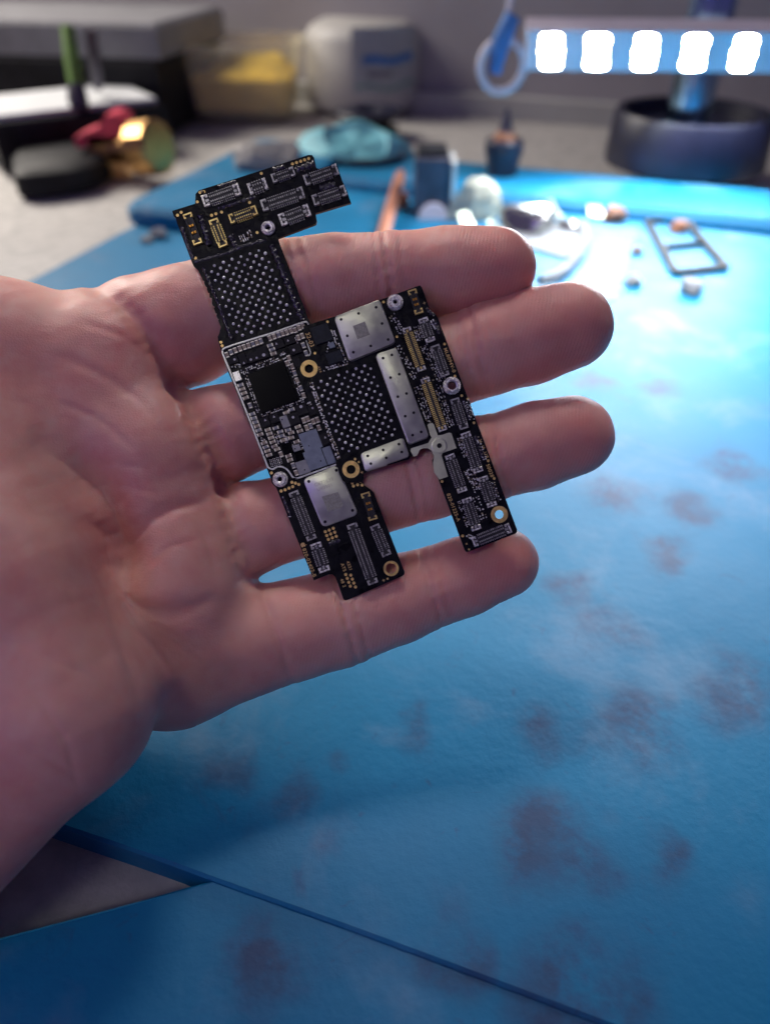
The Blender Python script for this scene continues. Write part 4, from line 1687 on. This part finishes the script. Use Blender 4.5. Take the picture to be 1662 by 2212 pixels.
# --- grey jar with printed label
t = quick('jar', 'grey plastic jar with blue and green printed label behind the black spool', 'jar', (0, 0, 0))
jg = ground(780, 252)
Rj = (at(908, 250, jg.y).x - at(655, 250, jg.y).x) / 2
jc = (at(782, 250, jg.y).x, jg.y + Rj)
jh = at(780, 40, jc[1]).z
b = MB()
b.lathe([(Rj * .92, .0004), (Rj, .004), (Rj, jh * .82), (Rj * .9, jh * .93), (Rj * .72, jh)], (*jc, 0), 48)
b.build('body', M_jar, t, smooth=True)


def curved(r, a0, a1, z0, z1, name, m, parent, wav=0.0, n=20):
    bb = MB()
    vs, fs = [], []
    for i in range(n + 1):
        a = a0 + (a1 - a0) * i / n
        w_ = wav * math.sin(i * .45)
        for rr in (r, r + .0006):
            for z in (z0, z1):
                vs.append((jc[0] + rr * math.sin(a), jc[1] - rr * math.cos(a), z + w_))
    for i in range(n):
        q, w_ = i * 4, i * 4 + 4
        fs += [(q + 2, w_ + 2, w_ + 3, q + 3), (q + 1, q + 3, w_ + 3, w_ + 1), (q, w_, w_ + 2, q + 2)]
    bb.add(vs, fs)
    return bb.build(name, m, parent, smooth=True)


zf = lambda py: at(800, py, jc[1] - Rj).z
lb = curved(Rj + .0004, -.15, 1.05, zf(205), zf(60), 'label', M_label, t)
curved(Rj + .0013, .02, .95, zf(140), zf(122), 'blue_stripe', M_blue_ink, lb, .001)
curved(Rj + .0013, .1, .5, zf(168), zf(156), 'print_block', M_greyplast, lb)
curved(Rj + .0013, -.1, 1.0, zf(191), zf(187), 'green_line', M_green_ink, lb, .002)

# --- black spool
t = quick('wire_spool', 'black wire spool with round flanges standing in front of the jar', 'spool', (0, 0, 0))
sg = ground(800, 296)
Rs = (at(866, 250, sg.y).x - at(722, 250, sg.y).x) / 2
zs_ = at(790, 246, sg.y - Rs * .2).z
cxs = at(794, 250, sg.y).x
b = MB()
b.lathe([(Rs * .62, .0005), (Rs * .62, .0045), (Rs * .40, .005), (Rs * .40, zs_ - .004)], (cxs + .008, sg.y + .012, 0), 32)
b.build('core', M_black, t, smooth=True)
b = MB()
b.lathe([(Rs * .99, zs_ - .004), (Rs, zs_ - .001), (Rs * .97, zs_), (Rs * .42, zs_), (Rs * .38, zs_ - .002), (Rs * .36, zs_ - .014)], (cxs, sg.y + .012, 0), 40)
b.build('flange', M_navyplast, t, smooth=True)

# --- cyan rubber lid lying tilted on a small dark pot
t = quick('rubber_lid', 'pale cyan floppy rubber lid resting on the tray of the mat', 'lid', (0, 0, 0))
Yl = .565
n = 40
ctr = at(768, 350, Yl)
b = MB()
rings = []
for rf, zf_ in ((.97, -.004), (1.0, 0.0), (.86, .010), (.62, .017), (.5, .019), (.46, .0165), (.2, .016), (.02, .016)):
    ring = []
    for i in range(n):
        a = 2 * math.pi * i / n
        wob = 1 + .025 * math.sin(3 * a + 1) + .012 * math.sin(7 * a)
        dr = .003 * math.sin(2 * a + .4) * rf + .0025 * math.sin(5 * a) * rf + .016 * math.sin(a) * rf
        ring.append((ctr.x + .045 * rf * wob * math.cos(a), ctr.y + .038 * rf * wob * math.sin(a), ctr.z - .005 + zf_ + dr - .006 * rf * math.cos(a)))
    rings.append(ring)
b.loops(rings)
b.build('shell', M_cyan, t, smooth=True)
t = quick('solder_pot', 'small dark pot under the cyan rubber lid', 'pot', (0, 0, 0))
b = MB()
b.lathe([(.026, .0113), (.030, .015), (.031, ctr.z - .014), (.024, ctr.z - .012)], (ctr.x + .004, ctr.y - .004, 0), 28)
b.build('pot', M_navyplast, t, smooth=True)


# --- crumpled things
def crumple(name, label, cat, c, size, m, seed, n=14, sub=10, parent=None):
    rnd = random.Random(seed)
    pts = [Vector((rnd.gauss(0, 1), rnd.gauss(0, 1), rnd.gauss(0, 1))).normalized() for _ in range(n)]
    offs = [rnd.uniform(.72, 1.05) for _ in range(n)]
    bb = MB()
    rings = []
    for i in range(1, sub):
        th = math.pi * i / sub
        ring = []
        for j in range(sub * 2):
            ph = 2 * math.pi * j / (sub * 2)
            d = Vector((math.sin(th) * math.cos(ph), math.sin(th) * math.sin(ph), math.cos(th)))
            r = min([o_ / max(.18, d.dot(q)) for q, o_ in zip(pts, offs) if d.dot(q) > .18] + [1.35])
            ring.append((c[0] + d.x * r * size[0], c[1] + d.y * r * size[1], max(c[2] + d.z * r * size[2], .0043)))
        rings.append(ring[::-1])
    bb.loops(rings)
    o = bb.build(name, m, parent)
    if label:
        tag(o, label, cat)
    return o


p = at(580, 352, .53)
crumple('cotton_wad', 'white cotton wad on the mat tray behind the connector head', 'cotton', p, (.024, .018, .013), M_cotton, 3)
p = at(1018, 458, .452)
crumple('cloth_wad', 'cream folded cloth wad on the mat behind the index fingertip', 'cloth', p, (.0135, .011, .016), M_cream, 11, n=9)
p = at(1140, 480, .432)
crumple('foil_scrap', 'bright crumpled foil scrap on the mat by the index fingertip', 'foil', p, (.016, .011, .013), M_foil, 5, n=12)
p = at(1225, 492, .43)
crumple('foil_pellet', 'small shiny foil pellet right of the crumpled foil scrap', 'foil', p, (.0052, .005, .005), M_foil, 8, n=10)
p = at(1312, 445, .47)
for (px, py, Yd, s_, nm, lab, m, sd) in (
        (1365, 612, .356, .0042, 'solder_lump', 'pinkish white lump on the mat right of the index fingertip', M_cotton, 21),
        (1492, 632, .346, .0052, 'solder_lump', 'grey white lump on the mat near the black frame corner', M_plate, 22),
        (1375, 548, .40, .0030, 'resin_crumb', 'tan crumb on the mat left of the black frame', M_rust, 23),
        (1322, 478, .45, .0065, 'resin_crumb', 'tan flake at the top of the moulded ruler on the mat', M_rust, 24),
        (345, 512, .420, .0045, 'solder_lump', 'white lump at the front of the mat tray', M_cotton, 25),
        (318, 524, .412, .0028, 'solder_lump', 'tiny white crumb beside the lump at the mat tray', M_cotton, 26),
        (1462, 500, .43, .0045, 'resin_crumb', 'tan crumb inside the top of the black frame', M_rust, 27)):
    g = ground(px, py, .004)
    crumple(nm, lab, 'lump' if 'lump' in nm else 'crumb', (g.x, g.y, .004 + s_ * .5), (s_, s_, s_ * .7), m, sd, n=10, sub=7)

# --- small bent shield scraps and screws strewn on the mat
for i_, (px, py, lab) in enumerate(((1072, 500, 'bent nickel shield scrap left of the crumpled foil'), (1196, 470, 'bent nickel shield scrap behind the foil pellet'),
                                    (1285, 470, 'bent nickel shield scrap near the rear rim of the mat'), (1010, 500, 'bent nickel shield scrap in front of the cream cloth'))):
    g = ground(px, py, .004)
    rz = random.uniform(0, 3)
    w_, d_ = random.uniform(.008, .013), random.uniform(.006, .009)
    b = MB()
    n_ = 6
    top_, bot_ = [], []
    vs, fs = [], []
    for a_ in range(n_ + 1):
        for c_ in (0, 1):
            for t_ in (0, .0006):
                xx, yy = (a_ / n_ - .5) * w_, (c_ - .5) * d_
                zz = .0046 + .004 * (a_ / n_) ** 2 * (1 + i_ % 2) + t_ + .001 * c_
                x2, y2 = rot_pt((g.x, g.y), xx, yy, rz)
                vs.append((x2, y2, zz))
    for a_ in range(n_):
        o_ = a_ * 4
        fs += [(o_ + 1, o_ + 5, o_ + 7, o_ + 3), (o_, o_ + 2, o_ + 6, o_ + 4), (o_, o_ + 4, o_ + 5, o_ + 1), (o_ + 2, o_ + 3, o_ + 7, o_ + 6)]
    fs += [(0, 1, 3, 2), (n_ * 4, n_ * 4 + 2, n_ * 4 + 3, n_ * 4 + 1)]
    b.add(vs, fs)
    tag(b.build('shield_scrap', M_can), lab, 'scrap', 'shield scraps on the mat')
# --- metal plate with a curved blade
t = quick('metal_plate', 'thin curved metal plate lying under the foil scrap on the mat', 'plate', (0, 0, 0))
b = MB()
pl = [tuple(ground(x, y, .0))[:2] for x, y in ((1095, 520), (1180, 500), (1262, 500), (1250, 545), (1222, 580), (1165, 562), (1110, 545))]
b.prism(ccw(rounded(pl, .006, 4)), .0044, .0056)
b.build('plate', M_plate, t)
b = MB()
arc = smooth_line([tuple(ground(x, y, .008)) for x, y in ((1258, 482), (1262, 520), (1240, 560), (1205, 592), (1165, 606))], 5)
b.tube(arc, .0024, 8)
b.build('rim', M_plate, t, smooth=True)

# --- copper stick
p0, p1 = ground(820, 530, .008), at(866, 372, .505)
b = MB()
b.tube([p0, p0.lerp(p1, .5), p0.lerp(p1, .93), p1], [.0034, .0036, .0034, .0020], 12)
o = b.build('copper_stick', M_copper, None, smooth=True)
tag(o, 'slim copper coloured stick leaning on the cyan lid', 'stick')

# --- dark block tool with metal edge
t = quick('magnet_block', 'dark upright block with a pale metal edge on the mat, left of the cream cloth', 'block', (0, 0, 0))
Yb = .452
pa, pb = at(892, 480, Yb), at(976, 480, Yb)
zt = at(930, 344, Yb).z
b = MB()
b.box(((pa.x + pb.x) / 2 - .001, Yb + .012, zt * .5 + .0025), (pb.x - pa.x - .003, .024, zt - .0035), 0, .0015)
b.build('body', M_dkmetal, t)
b = MB()
b.box((pb.x - .0006, Yb + .010, zt * .49 + .002), (.0022, .026, zt - .006), 0, .0005)
b.build('edge_plate', M_steel, t)
b = MB()
b.box(((pa.x + pb.x) / 2 - .001, Yb + .012, zt + .0022), (pb.x - pa.x - .006, .020, .0030), 0, .0008)
b.build('top_bar', M_black, t)
b = MB()
lc = at(935, 458, Yb - .003)
b.tube([(lc.x, Yb - .0035, lc.z - .004), (lc.x, Yb + .001, lc.z - .004)], .0085, 20)
b.build('lens', M_lampwhite, t, smooth=True)
p = ground(872, 440, .01)
crumple('pink_bead', 'small pink bead beside the dark upright block', 'bead', (at(868, 424, .47).x, .47, at(868, 424, .47).z - .002), (.0045, .004, .004), M_copper, 31, n=16, sub=7)

# --- flux bottle
t = quick('flux_bottle', 'small dark bottle with brown collar and pointed nozzle at the rear rim of the mat', 'bottle', (0, 0, 0))
fg_ = ground(1085, 382, .011)
R = (at(1126, 350, fg_.y).x - at(1044, 350, fg_.y).x) / 2
fz = lambda py: at(1085, py, fg_.y + .004).z
fc = (fg_.x, fg_.y + .006, 0)
zb = .0112
b = MB()
b.lathe([(R * .8, zb), (R * .86, zb + .006), (R * .9, fz(340)), (R, fz(330)), (R, fz(306)), (R * .9, fz(302))], fc, 28)
b.build('body', M_navyplast, t, smooth=True)
b = MB()
b.lathe([(R * .62, fz(302)), (R * .55, fz(292)), (R * .42, fz(284))], fc, 24)
b.build('collar', M_rust, t, smooth=True)
b = MB()
b.lathe([(R * .40, fz(284)), (R * .30, fz(268)), (R * .16, fz(250)), (R * .10, fz(236))], fc, 20)
b.build('nozzle', M_dkmetal, t, smooth=True)

# --- black ladder frame on the mat
t = quick('stencil_frame', 'black ladder shaped metal frame lying on the mat at the right', 'frame', (0, 0, 0))
q = {k: ground(x, y, .0) for k, (x, y) in dict(a=(1392, 500), b_=(1452, 612), c=(1560, 600), d=(1470, 492), e=(1423, 556), f=(1508, 548), h=(1640, 590), i=(1540, 488)).items()}


def bar(p1, p2, w, name, parent):
    d_ = (p2 - p1).normalized()
    nn = Vector((-d_.y, d_.x, 0)) * w / 2
    bb = MB()
    bb.quadbox(ccw([tuple(v)[:2] for v in (p1 + nn, p2 + nn, p2 - nn, p1 - nn)]), .0046, .0068, .0004)
    return bb.build(name, M_black, parent)


for n1, n2 in (('a', 'b_'), ('b_', 'c'), ('d', 'c')):
    bar(q[n1], q[n2], .0034, 'rail', t)
for n1, n2 in (('a', 'd'), ('e', 'f')):
    bar(q[n1], q[n2], .0020, 'rung', t)

# --- lamp: dark base cup, bright tube post, LED panel
t = quick('bench_lamp', 'bench lamp with navy round base, shiny post and lit LED bar at upper right', 'lamp', (0, 0, 0))
Yb = .545
R = .052
lx = at(1310, 340, Yb).x + R
bh = at(1400, 285, Yb - R).z
b = MB()
b.lathe([(R, .0115), (R * 1.01, .014), (R * .97, bh), (R * .94, bh + .002), (R * .86, bh + .002), (R * .84, bh - .006), (R * .3, bh - .008)], (lx, Yb, 0), 56)
b.build('base', M_navyplast, t, smooth=True)
px_c = (at(1422, 290, Yb).x + at(1512, 290, Yb).x) / 2
pr = (at(1512, 290, Yb).x - at(1422, 290, Yb).x) / 2
b = MB()
b.lathe([(pr, bh - .008), (pr, .33), (pr * .9, .332)], (px_c, Yb - .006, 0), 32)
b.build('post', M_chrome, t, smooth=True)
# LED bar
Yp = .50
A0 = at(1138, 152, Yp)
A1 = at(1760, 158, Yp)
T0 = at(1138, 66, Yp - .010)
ldir = (A1 - A0)
up = (T0 - A0)
nrm = ldir.cross(up).normalized()
if nrm.y > 0:
    nrm = -nrm
b = MB()
back = -nrm * .012
c8 = [A0, A1, A1 + up, A0 + up]
b.loops([[tuple(v + back) for v in c8], [tuple(v) for v in c8]])
pan = b.build('led_panel', M_lampwhite, t)
lu = ldir.normalized()
vu = up.normalized()
for i, px in enumerate((1188, 1285, 1386, 1490, 1594, 1700)):
    f_ = (at(px, 150, Yp).x - A0.x) / ldir.x
    for j in range(3):
        cpt = A0 + ldir * f_ + vu * (.0056 + j * .0066)
        b = MB()
        w_, h_ = .0058 + .0006 * ((i + j) % 2), .0033
        qd = [cpt + lu * (w_ * math.copysign(abs(math.cos(a)) ** .55, math.cos(a))) + vu * (h_ * math.copysign(abs(math.sin(a)) ** .55, math.sin(a))) for a in [2 * math.pi * (q_ + .5) / 16 for q_ in range(16)]]
        b.loops([[tuple(v + nrm * .0002) for v in qd], [tuple(v + nrm * .0012) for v in qd]])
        b.mi = [0] * (len(b.f) - 1) + [1]
        b.build('led', [M_lampwhite, M_led], pan)

# --- cable loop hanging left of the lamp
t = quick('cable_loop', 'pale cable loop hanging beside the LED bar', 'cable', (0, 0, 0))
Yk = .52
cc = at(1083, 142, Yk)
b = MB()
rw = at(1130, 142, Yk).x - cc.x
rh = cc.z - at(1083, 198, Yk).z
b.tube([(cc.x + rw * math.cos(a), Yk, cc.z + rh * math.sin(a)) for a in [2 * math.pi * i / 40 for i in range(40)]], .0022, 10, closed=True)
b.build('loop', M_lampwhite, t, smooth=True)
b = MB()
b.tube([(cc.x, Yk, cc.z + rh), (cc.x + .002, Yk, cc.z + rh + .02), (cc.x + .006, Yk, cc.z + rh + .16)], .0018, 8)
b.build('lead', M_lampwhite, t, smooth=True)
b = MB()
b.tube([(cc.x - .004, Yk, cc.z - .004), (cc.x - .002, Yk, cc.z + .012), (cc.x + .004, Yk, cc.z + .026)], [.004, .006, .005], 10)
b.build('tie', M_blue_ink, t, smooth=True)

# every thing's Empty stands at the base of its parts
bpy.context.view_layer.update()
for o in list(SC.objects):
    if o.type == 'EMPTY' and o.parent is None and o not in (boardA, boardB):
        pts = [ch.matrix_world @ Vector(c_) for ch in o.children for c_ in ch.bound_box]
        if not pts:
            continue
        base = Vector(((min(p.x for p in pts) + max(p.x for p in pts)) / 2, (min(p.y for p in pts) + max(p.y for p in pts)) / 2, min(p.z for p in pts)))
        o.location = base
        for ch in o.children:
            ch.matrix_parent_inverse = Matrix.Translation(-base)
